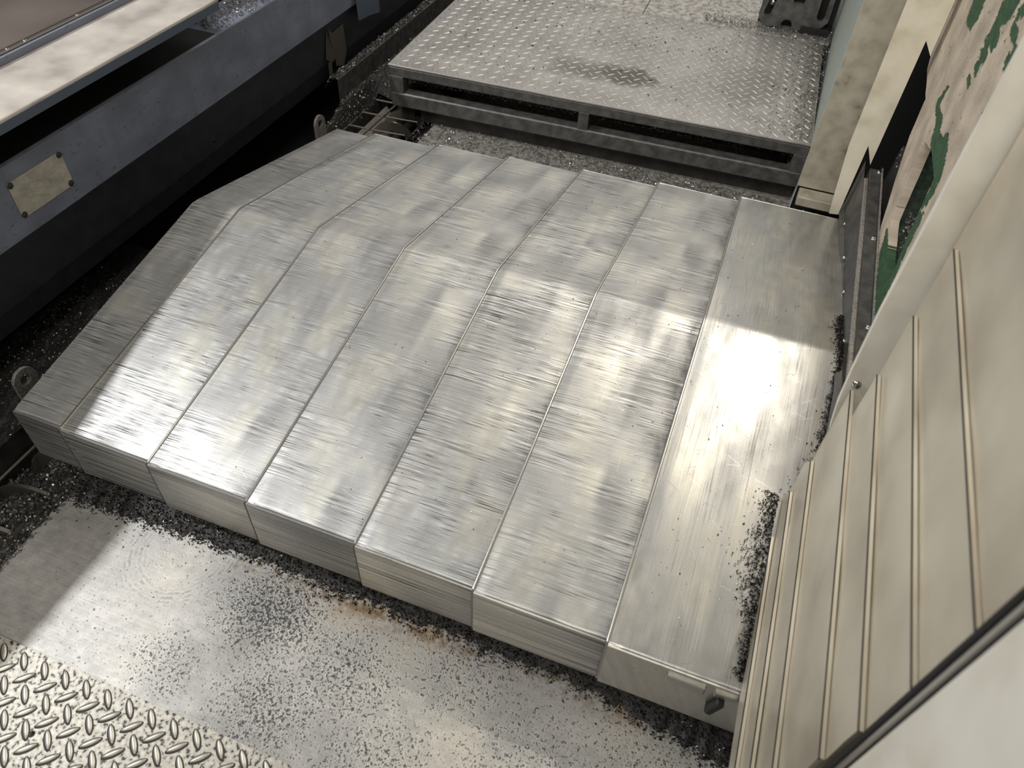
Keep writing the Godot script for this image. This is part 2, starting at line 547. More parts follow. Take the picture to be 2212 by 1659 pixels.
func make_materials() -> void:
	M.brush_a = brushed(11, 768, 1024, 0.42, 0.22, 0.20, 0.69, 40)
	M.brush_b = brushed(23, 768, 1024, 0.28, 0.15, 0.22, 0.70, 55)
	M.brush_c = brushed(37, 768, 1024, 0.09, 0.05, 0.16, 0.70, 120, true)
	var ra := 0.94
	M.cover_a = brushed_mat(M.brush_a, ra, 0.35)
	M.cover_b = brushed_mat(M.brush_b, ra, 0.3)
	M.cover_c = brushed_mat(M.brush_c, 0.84, 0.0)
	M.cover_c.metallic = 0.95
	M.cover_c.clearcoat_enabled = true
	M.cover_c.clearcoat = 0.6
	M.cover_c.clearcoat_roughness = 0.15
	M.wall_plate = tri_mat(ramp_tex(0.008, 17, [[0.0, Color(0.70, 0.66, 0.59)], [0.5, Color(0.80, 0.765, 0.69)], [1.0, Color(0.86, 0.83, 0.76)]]), 1.4, 0.33, 0.4)
	M.lip = mat(Color(0.74, 0.73, 0.71), 0.34, 1.0)
	var ft := floor_textures()
	M.floor_plate = mat(Color.WHITE, 0.5, 0.35)
	M.floor_plate.albedo_texture = ft[0]
	M.floor_plate.heightmap_enabled = true
	M.floor_plate.heightmap_texture = ft[1]
	M.floor_plate.heightmap_scale = 0.2
	var grime := ramp_tex(0.035, 5, [[0.0, Color(0.46, 0.44, 0.41)], [0.36, Color(0.58, 0.56, 0.535)], [0.5, Color(0.66, 0.645, 0.62)], [1.0, Color(0.76, 0.745, 0.72)]], 5)
	M.tread = tri_mat(grime, 2.2, 0.48, 0.45)
	M.platform_top = mat(Color.WHITE, 0.5, 0.35)
	M.platform_top.albedo_texture = platform_texture()
	M.tread_near = tri_mat(ramp_tex(0.06, 6, [[0.0, Color(0.14, 0.13, 0.115)], [0.25, Color(0.26, 0.24, 0.22)], [0.36, Color(0.66, 0.64, 0.595)], [1.0, Color(0.84, 0.82, 0.775)]], 5), 4.0, 0.5, 0.3)
	M.lens = mat(Color(0.80, 0.78, 0.75), 0.3, 0.75)
	M.grime = mat(Color(0.20, 0.185, 0.165), 0.7)
	M.lens_near = mat(Color(0.78, 0.76, 0.71), 0.38, 0.6)
	var dark := ramp_tex(0.02, 7, [[0.0, Color(0.25, 0.245, 0.24)], [0.5, Color(0.33, 0.325, 0.315)], [1.0, Color(0.41, 0.40, 0.385)]])
	M.frame = tri_mat(dark, 3.0, 0.45, 0.35)
	M.dark_steel = tri_mat(dark, 2.0, 0.55, 0.4, Color(0.7, 0.7, 0.7))
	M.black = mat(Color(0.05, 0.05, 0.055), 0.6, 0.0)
	M.rubber = mat(Color(0.055, 0.05, 0.05), 0.7)
	M.blue = mat(Color.WHITE, 0.5, 0.0)
	M.blue.albedo_texture = panel_texture()
	M.dark_panel = tri_mat(ramp_tex(0.02, 8, [[0.0, Color(0.15, 0.15, 0.17)], [1.0, Color(0.22, 0.22, 0.25)]]), 2.0, 0.55)
	M.tray = tri_mat(ramp_tex(0.012, 9, [[0.0, Color(0.60, 0.57, 0.54)], [0.45, Color(0.72, 0.69, 0.66)], [1.0, Color(0.82, 0.79, 0.75)]]), 1.6, 0.5, 0.3)
	M.back_floor = tri_mat(grime, 3.0, 0.5, 0.4, Color(0.95, 0.95, 0.95))
	M.taupe = tri_mat(ramp_tex(0.006, 10, [[0.0, Color(0.28, 0.25, 0.235)], [1.0, Color(0.38, 0.345, 0.32)]]), 1.0, 0.55)
	M.cream = tri_mat(ramp_tex(0.01, 12, [[0.0, Color(0.80, 0.77, 0.71)], [0.5, Color(0.865, 0.845, 0.795)], [1.0, Color(0.89, 0.875, 0.83)]]), 2.0, 0.45)
	M.guard = tri_mat(ramp_tex(0.012, 13, [[0.0, Color(0.72, 0.68, 0.59)], [0.5, Color(0.82, 0.79, 0.71)], [1.0, Color(0.86, 0.83, 0.76)]]), 2.0, 0.5)
	M.pillar_front = tri_mat(ramp_tex(0.03, 14, [[0.0, Color(0.40, 0.37, 0.32)], [0.2, Color(0.60, 0.57, 0.50)], [0.55, Color(0.66, 0.63, 0.56)], [1.0, Color(0.71, 0.68, 0.62)]], 6), 1.3, 0.55)
	M.pillar_side = mat(Color(0.66, 0.69, 0.655), 0.5)
	M.casting = mat(Color.WHITE, 0.75)
	M.casting.albedo_texture = casting_texture()
	M.green = tri_mat(ramp_tex(0.03, 15, [[0.0, Color(0.10, 0.14, 0.115)], [0.5, Color(0.17, 0.235, 0.18)], [1.0, Color(0.30, 0.33, 0.28)]]), 4.0, 0.6)
	M.data_plate = mat(Color.WHITE, 0.45, 0.2)
	M.data_plate.albedo_texture = plate_texture()
	M.rivet = mat(Color(0.62, 0.60, 0.57), 0.25, 1.0)
	M.bolt = mat(Color(0.75, 0.74, 0.72), 0.18, 1.0)
	M.tape = mat(Color(0.30, 0.335, 0.39), 0.6)
	M.bent = mat(Color(0.33, 0.31, 0.285), 0.55, 0.2)
	M.chip_bed = tri_mat(ramp_tex(0.2, 16, [[0.0, Color(0.08, 0.078, 0.075)], [0.55, Color(0.20, 0.193, 0.185)], [1.0, Color(0.36, 0.35, 0.335)]], 3), 6.0, 0.55, 0.4)
	M.chip = mat(Color(0.54, 0.53, 0.515), 0.28, 0.7)
	M.chip_sharp = mat(Color(0.30, 0.295, 0.285), 0.22, 0.9)
	M.chip_dark = mat(Color(0.24, 0.23, 0.215), 0.35, 0.7)
	M.screw = mat(Color(0.60, 0.585, 0.56), 0.3, 0.9)
	M.rod = mat(Color(0.50, 0.48, 0.45), 0.4, 0.8)
	M.lug = tri_mat(grime, 8.0, 0.42, 0.6)
	M.hall_wall = mat(Color(0.66, 0.66, 0.65), 0.8)
	M.hall_floor = mat(Color(0.32, 0.32, 0.31), 0.7)
	M.hall_ceiling = mat(Color(0.62, 0.62, 0.61), 0.85)
	M.glow = mat(Color(0.9, 0.9, 0.9), 0.5)
	M.glow.emission_enabled = true
	M.glow.emission = Color(1.0, 0.97, 0.92)
	M.glow.emission_energy_multiplier = 1.0
	M.housing = mat(Color(0.55, 0.55, 0.55), 0.5, 0.3)

# ---------------------------------------------------------------- lamps
func tube_lamp(called: String, label: String, at: Vector3, length: float, width: float, towards: Vector3, energy: float, col: Color, along := Vector3(0, 0, 1)) -> void:
	var o := thing(called, label, "lamp", at)
	var z := -towards.normalized()
	var y := along.normalized()
	y = (y - z * y.dot(z)).normalized()
	var x := y.cross(z)
	var bs := Basis(x, y, z)
	o.basis = bs
	var hb := MB.new()
	hb.box(Vector3(0, 0, 0.035), Vector3(width + 0.03, length + 0.04, 0.05), 0.006)
	put("housing", hb.done(), M.housing, o)
	var g := MB.new()
	g.box(Vector3(0, 0, 0.006), Vector3(width, length, 0.01), 0.003)
	put("lamp_tube", g.done(), M.glow, o)
	var l := AreaLight3D.new()
	l.name = "light"
	l.area_size = Vector2(width, length)
	l.area_normalize_energy = true
	l.light_energy = energy
	l.light_color = col
	l.shadow_enabled = true
	l.area_range = 12.0
	l.position = Vector3(0, 0, -0.004)
	o.add_child(l)

func spot_lamp(called: String, label: String, at: Vector3, towards: Vector3, radius: float, energy: float, col: Color, cone: float) -> void:
	var o := thing(called, label, "lamp", at)
	o.basis = Basis.looking_at(towards.normalized(), Vector3(0, 0, -1))
	var hb := MB.new()
	hb.lathe(Vector3.ZERO, Vector3(0, 0, 1), [Vector2(radius + 0.012, 0.0), Vector2(radius + 0.02, 0.01), Vector2(radius + 0.015, 0.09), Vector2(radius * 0.5, 0.13), Vector2(0.0, 0.13)], 24)
	put("housing", hb.done(), M.housing, o)
	var g := MB.new()
	g.lathe(Vector3.ZERO, Vector3(0, 0, -1), [Vector2(radius, -0.004), Vector2(radius * 0.97, 0.0), Vector2(0.0, 0.004)], 24)
	put("lens", g.done(), M.glow, o)
	var l := SpotLight3D.new()
	l.name = "light"
	l.spot_range = 12.0
	l.spot_attenuation = 2.0
	l.spot_angle = cone
	l.spot_angle_attenuation = 1.0
	l.light_size = radius
	l.light_energy = energy
	l.light_color = col
	l.shadow_enabled = true
	l.position = Vector3(0, 0, -0.02 - radius * 0.3)
	o.add_child(l)

func _ready() -> void:
	# ---- camera
	var cam := Camera3D.new()
	cam.name = "camera"
	var lens := CameraAttributesPhysical.new()
	lens.frustum_focal_length = 23.509
	lens.frustum_near = 0.02
	lens.frustum_far = 40.0
	lens.frustum_focus_distance = 1.3
	lens.exposure_aperture = 6.5
	cam.attributes = lens
	cam.fov = 54.084
	cam.position = Vector3(0.8449, 0.8936, 0.4533)
	cam.basis = Basis(Vector3.UP, deg_to_rad(18.025)) * Basis(Vector3.RIGHT, deg_to_rad(-46.798)) * Basis(Vector3.BACK, deg_to_rad(3.493))
	add_child(cam)
	cam.current = true
	# ---- surroundings: a closed hall, so the background itself is dark
	var we := WorldEnvironment.new()
	we.name = "environment"
	var e := Environment.new()
	e.background_mode = Environment.BG_COLOR
	e.background_color = Color(0.02, 0.02, 0.02)
	e.tonemap_mode = Environment.TONE_MAPPER_LINEAR
	e.tonemap_exposure = 1.06
	e.sdfgi_enabled = true
	e.ssao_enabled = true
	e.ssil_enabled = true
	we.environment = e
	add_child(we)
	make_materials()
	# ---- lamps: a strip beside the machine, a work lamp on high, and fill panels added in the hall
	tube_lamp("strip_lamp", "strip lamp hanging beyond the blue machine side", Vector3(-1.285, 1.9, 0.05), 0.3, 0.07, Vector3(0.75, -1.0, -0.1), 3.8, Color(0.99, 0.995, 1.0))
	spot_lamp("work_lamp", "round work lamp high above the back of the machine", Vector3(1.20, 3.05, -2.0), Vector3(-0.04, -1.0, 0.60), 0.03, 2.0, Color(1.0, 0.965, 0.89), 22.0)
	tube_lamp("ceiling_fill", "added wide fill light panel over the back of the hall", Vector3(0.3, 3.55, -3.0), 2.4, 2.4, Vector3(0, -1, 0), 2.0, Color(1.0, 1.0, 1.0), Vector3(1, 0, 0))  # added soft fill from above
	tube_lamp("ceiling_fill", "added wide fill light panel over the front of the hall", Vector3(0.3, 3.4, 2.2), 2.4, 1.6, Vector3(0, -1, -0.5), 12.0, Color(1.0, 0.985, 0.96), Vector3(1, 0, 0))  # added fill for the faces turned towards the operator
	tube_lamp("back_wall_fill", "added fill light panel high on the back wall of the hall", Vector3(0.6, 2.7, -5.8), 5.0, 1.6, Vector3(0, -0.3, 1), 1.9, Color(1.0, 1.0, 1.0), Vector3(1, 0, 0))  # added fill that brightens the back slopes of the cover
	hall()
	way_cover()
	wall_cover()
	front_floor()
	platform()
	left_machine()
	trough()
	right_side()
	chips()

func hall() -> void:
	structure("floor", Vector3(-4.0, -0.7, -6.0), Vector3(4.0, -0.6, 4.0), M.hall_floor)
	structure("ceiling", Vector3(-4.0, 3.7, -6.0), Vector3(4.0, 3.8, 4.0), M.hall_ceiling)
	structure("wall_back", Vector3(-4.0, -0.7, -6.1), Vector3(4.0, 3.8, -6.0), M.hall_wall)
	structure("wall_front", Vector3(-4.0, -0.7, 4.0), Vector3(4.0, 3.8, 4.1), M.hall_wall)
	structure("wall_left", Vector3(-4.1, -0.7, -6.0), Vector3(-4.0, 3.8, 4.0), M.hall_wall)
	structure("wall_right", Vector3(4.0, -0.7, -6.0), Vector3(4.1, 3.8, 4.0), M.hall_wall)

# ---------------------------------------------------------------- the way cover
# profile in (z, y), from the front bottom edge over the ridge to the back bottom edge, corners rounded
func cover_profile(s: float, grow := 0.0) -> Array:
	var o := s * STEP + grow
	var pts := [Vector2(o, o - 0.1039), Vector2(o, o), Vector2(RIDGE_Z, RIDGE_Y + o), Vector2(BACK_Z - o, BACK_Y + o), Vector2(BACK_Z - o, o - 0.1039)]
	var rad := [0.0, 0.004, 0.006, 0.004, 0.0]
	var out := []
	for i in pts.size():
		var p: Vector2 = pts[i]
		if i == 0 or i == pts.size() - 1:
			out.append(p)
		else:
			var a: Vector2 = (pts[i - 1] - p).normalized()
			var b: Vector2 = (pts[i + 1] - p).normalized()
			var r: float = rad[i]
			out.append(p + a * (r * 2.2))
			for k in 5:
				var q := k / 4.0
				out.append((p + a * r).lerp(p, q).lerp(p.lerp(p + b * r, q), q))
			out.append(p + b * (r * 2.2))
		if i < pts.size() - 1:                       # points on the long flats
			var p2: Vector2 = pts[i + 1]
			var nseg := int(p.distance_to(p2) / 0.022)
			for k in range(1, nseg):
				out.append(p.lerp(p2, float(k) / nseg))
	return out

func profile_out(prof: Array) -> Array:
	var r := []
	for j in prof.size():
		var d: Vector2 = prof[mini(j + 1, prof.size() - 1)] - prof[maxi(j - 1, 0)]
		var o := Vector2(-d.y, d.x).normalized()      # (z, y)
		if o.y < 0.0 and absf(o.x) < 0.9: o = -o
		r.append(o)
	return r

func way_cover() -> void:
	var root := thing("way_cover", "stepped telescopic way cover of seven overlapping brushed steel sections with a central ridge", "machine cover")
	var wav := FastNoiseLite.new()
	wav.seed = 3
	wav.frequency = 4.2
	wav.fractal_octaves = 2
	for i in 7:
		var x0: float = SEAMS[i]
		var x1: float = SEAMS[i + 1] + (0.02 if i < 6 else 0.0)
		var prof := cover_profile(i)
		var outs2 := profile_out(prof)
		var outs := []
		var acc := [0.0]
		for j in prof.size():
			outs.append(Vector3(0, outs2[j].y, outs2[j].x))
			if j > 0: acc.append(acc[-1] + prof[j].distance_to(prof[j - 1]))
		var xs := [x0, x0 + 0.0008, x0 + 0.0025, x0 + 0.005, x0 + 0.009, x0 + 0.013, x0 + 0.017]
		var k := int((x1 - x0 - 0.017) / 0.016)
		for q in k:
			xs.append(lerpf(x0 + 0.017, x1, (q + 1.0) / k))
		var lift := {}
		for j in prof.size():
			lift[prof[j]] = outs2[j]
		var amp := 0.0017 if i < 6 else 0.0006
		var place := func(p: Vector2, x: float) -> Vector3:
			var o: Vector2 = lift[p]
			var edge: float = smoothstep(0.0, 0.04, absf(p.x - RIDGE_Z)) * smoothstep(0.0, 0.03, absf(p.x - i * STEP)) * smoothstep(0.0, 0.03, absf(p.x - BACK_Z + i * STEP)) * smoothstep(0.0, 0.03, x - x0)
			var d: float = wav.get_noise_2d(x * 1.1 + i * 3.7, p.x) * amp * edge - 0.0016 * (1.0 - smoothstep(0.0, 0.016, x - x0))
			return Vector3(x, p.y + o.y * d, p.x + o.x * d)
		var b := MB.new()
		var off := 0.37 * i
		var flip := -1.0 if i % 2 == 1 else 1.0
		b.loft(prof, outs, xs, place, func(j: int, x: float) -> Vector2: return Vector2((x - x0) / 0.19, flip * acc[j] / 0.56 + off * 1.7))
		# the sheet's edge, 3 mm thick, and its underside
		var inner := []
		for j in prof.size():
			inner.append(prof[j] - outs2[j] * 0.003)
		for j in prof.size() - 1:
			var a: Vector3 = place.call(prof[j], x0)
			var c: Vector3 = place.call(prof[j + 1], x0)
			b.poly([a, c, Vector3(x0, inner[j + 1].y, inner[j + 1].x), Vector3(x0, inner[j].y, inner[j].x)], Vector3(-1, 0, 0))
			b.poly([Vector3(x0, inner[j].y, inner[j].x), Vector3(x0, inner[j + 1].y, inner[j + 1].x), Vector3(x1, inner[j + 1].y, inner[j + 1].x), Vector3(x1, inner[j].y, inner[j].x)], -outs[j])
			b.poly([place.call(prof[j], x1), place.call(prof[j + 1], x1), Vector3(x1, inner[j + 1].y, inner[j + 1].x), Vector3(x1, inner[j].y, inner[j].x)], Vector3(1, 0, 0))
		var seg := put("cover_section", b.done(), [M.cover_a, M.cover_a, M.cover_b, M.cover_b, M.cover_a, M.cover_b, M.cover_c][i], root)
		# the folded wiper lip along the free edge
		var lb := MB.new()
		var lp := []
		for j in prof.size():
			lp.append(prof[j] + outs2[j] * -0.0004)
		var lo := -0.0026
		var ring := [Vector2(0.0, -0.0022), Vector2(-0.0008, -0.0008), Vector2(-0.0004, 0.0002), Vector2(0.0006, 0.0006), Vector2(0.0022, 0.0004), Vector2(0.0032, -0.0012)]
		for q in ring.size() - 1:
			for j in lp.size() - 1:
				var p00 := Vector3(x0 + lo + ring[q].x, lp[j].y + outs2[j].y * ring[q].y, lp[j].x + outs2[j].x * ring[q].y)
				var p01 := Vector3(x0 + lo + ring[q + 1].x, lp[j].y + outs2[j].y * ring[q + 1].y, lp[j].x + outs2[j].x * ring[q + 1].y)
				var p10 := Vector3(x0 + lo + ring[q].x, lp[j + 1].y + outs2[j + 1].y * ring[q].y, lp[j + 1].x + outs2[j + 1].x * ring[q].y)
				var p11 := Vector3(x0 + lo + ring[q + 1].x, lp[j + 1].y + outs2[j + 1].y * ring[q + 1].y, lp[j + 1].x + outs2[j + 1].x * ring[q + 1].y)
				lb.poly([p00, p10, p11, p01], outs[j] + Vector3(-0.5 + q * 0.25, 0, 0))
		if i > 0:
			put("wiper_lip", lb.done(), M.lip, seg)
	# small end: an inner frame that shows as a second edge
	var fr := MB.new()
	var pf := cover_profile(-1.4)
	for j in pf.size() - 1:
		var a: Vector2 = pf[j]
		var c: Vector2 = pf[j + 1]
		var hint := Vector3(0, 1, 0) if absf(c.x - a.x) > absf(c.y - a.y) else Vector3(0, 0, 1 if a.x > -0.4 else -1)
		fr.poly([Vector3(-0.108, a.y, a.x), Vector3(-0.108, c.y, c.x), Vector3(-0.06, c.y, c.x), Vector3(-0.06, a.y, a.x)], hint)
		fr.poly([Vector3(-0.108, a.y, a.x), Vector3(-0.108, c.y, c.x), Vector3(-0.108, c.y - 0.01, c.x), Vector3(-0.108, a.y - 0.01, a.x)], Vector3(-1, 0, 0))
	put("end_frame", fr.done(), M.cover_b, root)
	# lifting lugs: a plate with an eye, on a foot that reaches the end frame
	for s in 2:
		var z0: float = [-0.066, -0.985][s]
		var outl := PackedVector2Array([Vector2(-0.021, -0.045), Vector2(0.021, -0.045), Vector2(0.021, 0.0)])
		for k in range(1, 12):
			outl.append(Vector2(0.021 * cos(PI * k / 12.0), 0.021 * sin(PI * k / 12.0)))
		outl.append(Vector2(-0.021, 0.0))
		var cg := CSGPolygon3D.new()
		cg.polygon = outl
		cg.depth = 0.006
		var hole := CSGCylinder3D.new()
		hole.radius = 0.0095
		hole.height = 0.05
		hole.sides = 20
		hole.operation = CSGShape3D.OPERATION_SUBTRACTION
		hole.rotation.x = PI / 2
		cg.add_child(hole)
		cg.name = "lifting_lug"
		cg.material_override = M.lug
		cg.rotation.y = PI / 2
		cg.position = Vector3(-0.147, -0.018, z0)
		root.add_child(cg, true)
		boxed("lug_foot", Vector3(-0.156, -0.068, z0 - 0.024), Vector3(-0.100, -0.060, z0 + 0.024), M.dark_steel, root)
	# fittings welded to the front face of the largest section
	var zf := 6 * STEP
	var t1 := MB.new()
	t1.box(Vector3(0.947, 0.021, zf + 0.004), Vector3(0.046, 0.017, 0.006), 0.001)
	put("catch_plate", t1.done(), M.lip, root)
	var t2 := MB.new()
	t2.box(Vector3(0.997, 0.026, zf + 0.004), Vector3(0.034, 0.010, 0.006), 0.001)
	put("catch_plate", t2.done(), M.lip, root)
	var t3 := MB.new()
	t3.box(Vector3(0.987, 0.0, zf + 0.008), Vector3(0.010, 0.034, 0.012), 0.002, Basis(Vector3.BACK, -0.25))
	put("latch_pin", t3.done(), M.dark_steel, root)

# ---------------------------------------------------------------- the nested plates of the upright cover
func wall_cover() -> void:
	var root := thing("upright_way_cover", "upright nest of overlapping pale steel plates beside the large end of the way cover", "machine cover")
	var tops := [0.073, 0.118, 0.182, 0.296, 0.361, 0.434, 0.505, 0.70]
	var wav := FastNoiseLite.new()
	wav.seed = 8
	wav.frequency = 5.0
	for k in 8:
		var x: float = 1.006 + 0.005 * k
		var yb := -0.1 if k == 0 else float(tops[k - 1]) - 0.03
		var yt: float = tops[k]
		var prof := []
		var outs := []
		var base := 0.0
		for q in 7:
			prof.append(Vector2(x, lerpf(yb, yt - 0.024, q / 5.0) if q < 6 else yt - 0.003))
			outs.append(Vector3(-1, 0, 0))
		for q in [[Vector2(x, yt - 0.0009), Vector3(-1, 0.1, 0)], [Vector2(x, yt - 0.0006), Vector3(-1, 0.1, 0)], [Vector2(x + 0.0002, yt - 0.0002), Vector3(-1, 1, 0)], [Vector2(x + 0.0006, yt), Vector3(0, 1, 0)], [Vector2(x + 0.0009, yt), Vector3(0, 1, 0)], [Vector2(x + 0.0042, yt), Vector3(0, 1, 0)], [Vector2(x + 0.0044, yt), Vector3(0, 1, 0)], [Vector2(x + 0.0046, yt - 0.01), Vector3(1, 0, 0)], [Vector2(x + 0.0046, yb), Vector3(1, 0, 0)]]:
			prof.append(q[0]); outs.append(q[1])
		var place := func(p: Vector2, z: float) -> Vector3:
			var y := p.y
			if k == 0 and y < 0.06:                   # the lowest plate's edge follows the roof slope of the cover below
				var bot := 0.043 if z > 0.0408 else 0.043 + (0.0408 - z) * 0.1625
				y = lerpf(bot, 0.06 if z > -0.1 else 0.07, clampf((y + 0.1) / 0.16, 0.0, 1.0))
			var wv := 0.0
			if p.x < x + 0.0002 and yt - p.y > 0.002:
				wv = (wav.get_noise_2d(z * 0.6, y + k * 2.3)) * 0.0016 * smoothstep(0.0, 0.02, yt - p.y)
			return Vector3(p.x + wv, y, z)
		var b := MB.new()
		var z1 := 0.192
		var far: float = [-0.214, -0.217, -0.219, -0.217, -0.178, -0.188, -0.20, -0.218][k]
		var cut := 0.016 if k < 3 else 0.0
		var place2 := func(p: Vector2, z: float) -> Vector3:
			var q: Vector3 = place.call(p, z)
			q.z = maxf(q.z, far + clampf(cut - (yt - p.y) * 0.7, 0.0, cut))
			return q
		b.loft(prof, outs, span(far, z1, 40), place2, func(j: int, z: float) -> Vector2: return Vector2(z * 2.0 + k * 0.31, prof[j].y * 2.4 + k * 0.17))
		for e in [far, z1]:
			var ringp := []
			for j in prof.size():
				ringp.append(place2.call(prof[j], e))
			b.poly([ringp[0], ringp[6], ringp[12], ringp[15]], Vector3(0, 0, 1 if e > 0 else -1))
		var cp := put("cover_plate", b.done(), M.wall_plate, root)
		if k < 7:
			var wl := MB.new()
			wl.box(Vector3(x + 0.0004, yt - 0.0002, (far + cut + z1) / 2), Vector3(0.0010, 0.0015, z1 - far - cut), 0.0003)
			put("wiper_strip", wl.done(), M.rubber, cp)
	# the guide strip at the far end
	var st := thing("guide_strip", "tall smooth cream metal strip standing between the nested plates and the peeling casting", "strip")
	var sb := MB.new()
	sb.prism(PackedVector2Array([Vector2(1.013, 0.72), Vector2(1.0125, 0.40), Vector2(1.0150, 0.315), Vector2(1.018, 0.262), Vector2(1.023, 0.225), Vector2(1.029, 0.19), Vector2(1.040, 0.145), Vector2(1.049, 0.145), Vector2(1.049, 0.72)]), -0.236, -0.2255, func(p: Vector2, h: float) -> Vector3: return Vector3(p.x, p.y, h))
	put("strip_plate", sb.done(), M.cream, st)
	var bb := MB.new()
	bb.lathe(Vector3(1.0262, 0.300, -0.2255), Vector3(0, 0, 1), [Vector2(0.0052, 0.0), Vector2(0.0048, 0.002), Vector2(0.003, 0.0036), Vector2(0.0, 0.004)], 16)
	put("bolt_head", bb.done(), M.bolt, st)
	# the near end: rubber seal, its clamping strip, the door panel
	var door := thing("door_panel", "smooth pale grey door panel edge beside the operator, with a black rubber seal", "door panel")
	boxed("panel", Vector3(1.0225, -0.112, 0.2165), Vector3(1.05, 1.3, 0.95), M.cream, door, 0.002)
	var rb := MB.new()
	rb.box(Vector3(1.036, 0.59, 0.2005), Vector3(0.022, 1.4, 0.008), 0.002)
	put("rubber_seal", rb.done(), M.rubber, door)
	var cb := MB.new()
	cb.box(Vector3(1.0345, 0.59, 0.2085), Vector3(0.020, 1.4, 0.006), 0.0015)
	put("clamp_strip", cb.done(), M.lip, door)
	var rb2 := MB.new()
	rb2.box(Vector3(1.0345, 0.59, 0.214), Vector3(0.021, 1.4, 0.004), 0.001)
	put("rubber_seal", rb2.done(), M.rubber, door)

# ---------------------------------------------------------------- floor plates in front and behind
func lens_mesh(l: float, w: float, h: float, seg := 8) -> ArrayMesh:
	var b := MB.new()
	var us := span(-1.0, 1.0, seg)
	var vs := span(-1.0, 1.0, 4)
	b.sheet(us, vs, func(u: float, q: float) -> Vector3:
		var wid := w * 0.5 * pow(maxf(1.0 - u * u, 0.0), 0.7)
		return Vector3(u * l * 0.5, h * (1.0 - q * q) * (1.0 - pow(absf(u), 4.0)) - 0.0003, q * wid), Vector3.UP, func(u: float, q: float) -> Vector2: return Vector2(u, q))
	return b.done()

func front_floor() -> void:
	var b := MB.new()
	b.box(Vector3(0.59, FLOOR_Y - 0.003, 0.3), Vector3(1.2, 0.006, 0.8), 0.001)
	# the top face carries the worn pattern
	var f := MB.new()
	for k in b.v.size():
		b.t[k] = Vector2((b.v[k].x + 0.01) / 1.2, (b.v[k].z + 0.10) / 0.4)
	tag(put("floor_plate", b.done(), M.floor_plate), "worn and pitted pale steel floor plate in front of the way cover", "floor plate")
	boxed("back_plate", Vector3(0.02, FLOOR_Y - 0.006, -1.9), Vector3(1.25, FLOOR_Y, -0.9), M.back_floor)
	tag(get_node("back_plate"), "steel floor strip between the way cover and the step platform", "floor plate")
	var base := boxed("bed_casting", Vector3(0.0, -0.6, -2.4), Vector3(1.3, FLOOR_Y - 0.0065, 0.8), M.black)
	tag(base, "dark machine bed casting under the floor plates", "machine bed")
	tag(boxed("lower_casting", Vector3(-1.3, -0.6, -2.6), Vector3(-0.1735, -0.15, 0.9), M.black), "black machine base added to darken the gap below the blue casing, beside the chip trough", "machine bed")  # black box added so the gap below the casing stays dark
	# the near tread plate
	var root := thing("tread_plate", "near steel tread plate with raised lens pattern, caked in pale grime", "tread plate")
	var e0 := Vector2(0.02, 0.2655)
	var hole_at := Vector2(0.211, 0.347)
	var top := FLOOR_Y + 0.005
	var slab := CSGBox3D.new()
	slab.name = "plate"
	slab.size = Vector3(1.15, 0.0045, 0.45)
	slab.position = Vector3(0.575 + 0.02, top - 0.00225, 0.4905 - 0.003)
	var hc := CSGCylinder3D.new()
	hc.radius = 0.0042
	hc.height = 0.02
	hc.sides = 16
	hc.operation = CSGShape3D.OPERATION_SUBTRACTION
	hc.position = Vector3(hole_at.x, top, hole_at.y) - slab.position
	slab.add_child(hc)
	slab.material_override = M.tread_near
	root.add_child(slab)
	var lm := lens_mesh(0.027, 0.0078, 0.0019, 10)
	var gm := lens_mesh(0.034, 0.0145, 0.0007, 10)
	var rims := []
	for r in 8:
		for c in 22:
			for kind in 2:
				var x := 0.065 + 0.0338 * c + (0.017 if kind == 1 else 0.0)
				var z := 0.278 + 0.0336 * r + (0.0172 if kind == 1 else 0.0)
				if z > 0.52 or x > 0.80 or z > 0.30 + 0.5 * (0.8 - x): continue
				var o := MeshInstance3D.new()
				o.name = "lens"
				o.mesh = lm
				o.material_override = M.lens_near
				o.position = Vector3(x, top, z)
				o.rotation.y = -PI / 4 if kind == 0 else PI / 4
				root.add_child(o, true)
				rims.append(Transform3D(Basis(Vector3.UP, o.rotation.y), o.position + Vector3(0.0006, 0, 0.0008)))
	var mm := MultiMesh.new()
	mm.transform_format = MultiMesh.TRANSFORM_3D
	mm.mesh = gm
	mm.instance_count = rims.size()
	for k in rims.size():
		mm.set_instance_transform(k, rims[k])
	var mi := MultiMeshInstance3D.new()
	mi.name = "caked_grime"
	mi.multimesh = mm
	mi.material_override = M.grime
	mi.set_meta("kind", "stuff")
	root.add_child(mi)

# ---------------------------------------------------------------- the step platform at the back
func rounded_slot(lo: Vector2, hi: Vector2, r: float) -> PackedVector2Array:
	var p := PackedVector2Array()
	for c in [[Vector2(hi.x - r, hi.y - r), 0.0], [Vector2(lo.x + r, hi.y - r), 0.5 * PI], [Vector2(lo.x + r, lo.y + r), PI], [Vector2(hi.x - r, lo.y + r), 1.5 * PI]]:
		for k in 4:
			var a: float = c[1] + 0.5 * PI * k / 3.0
			p.append(c[0] + Vector2(cos(a), sin(a)) * r)
	return p

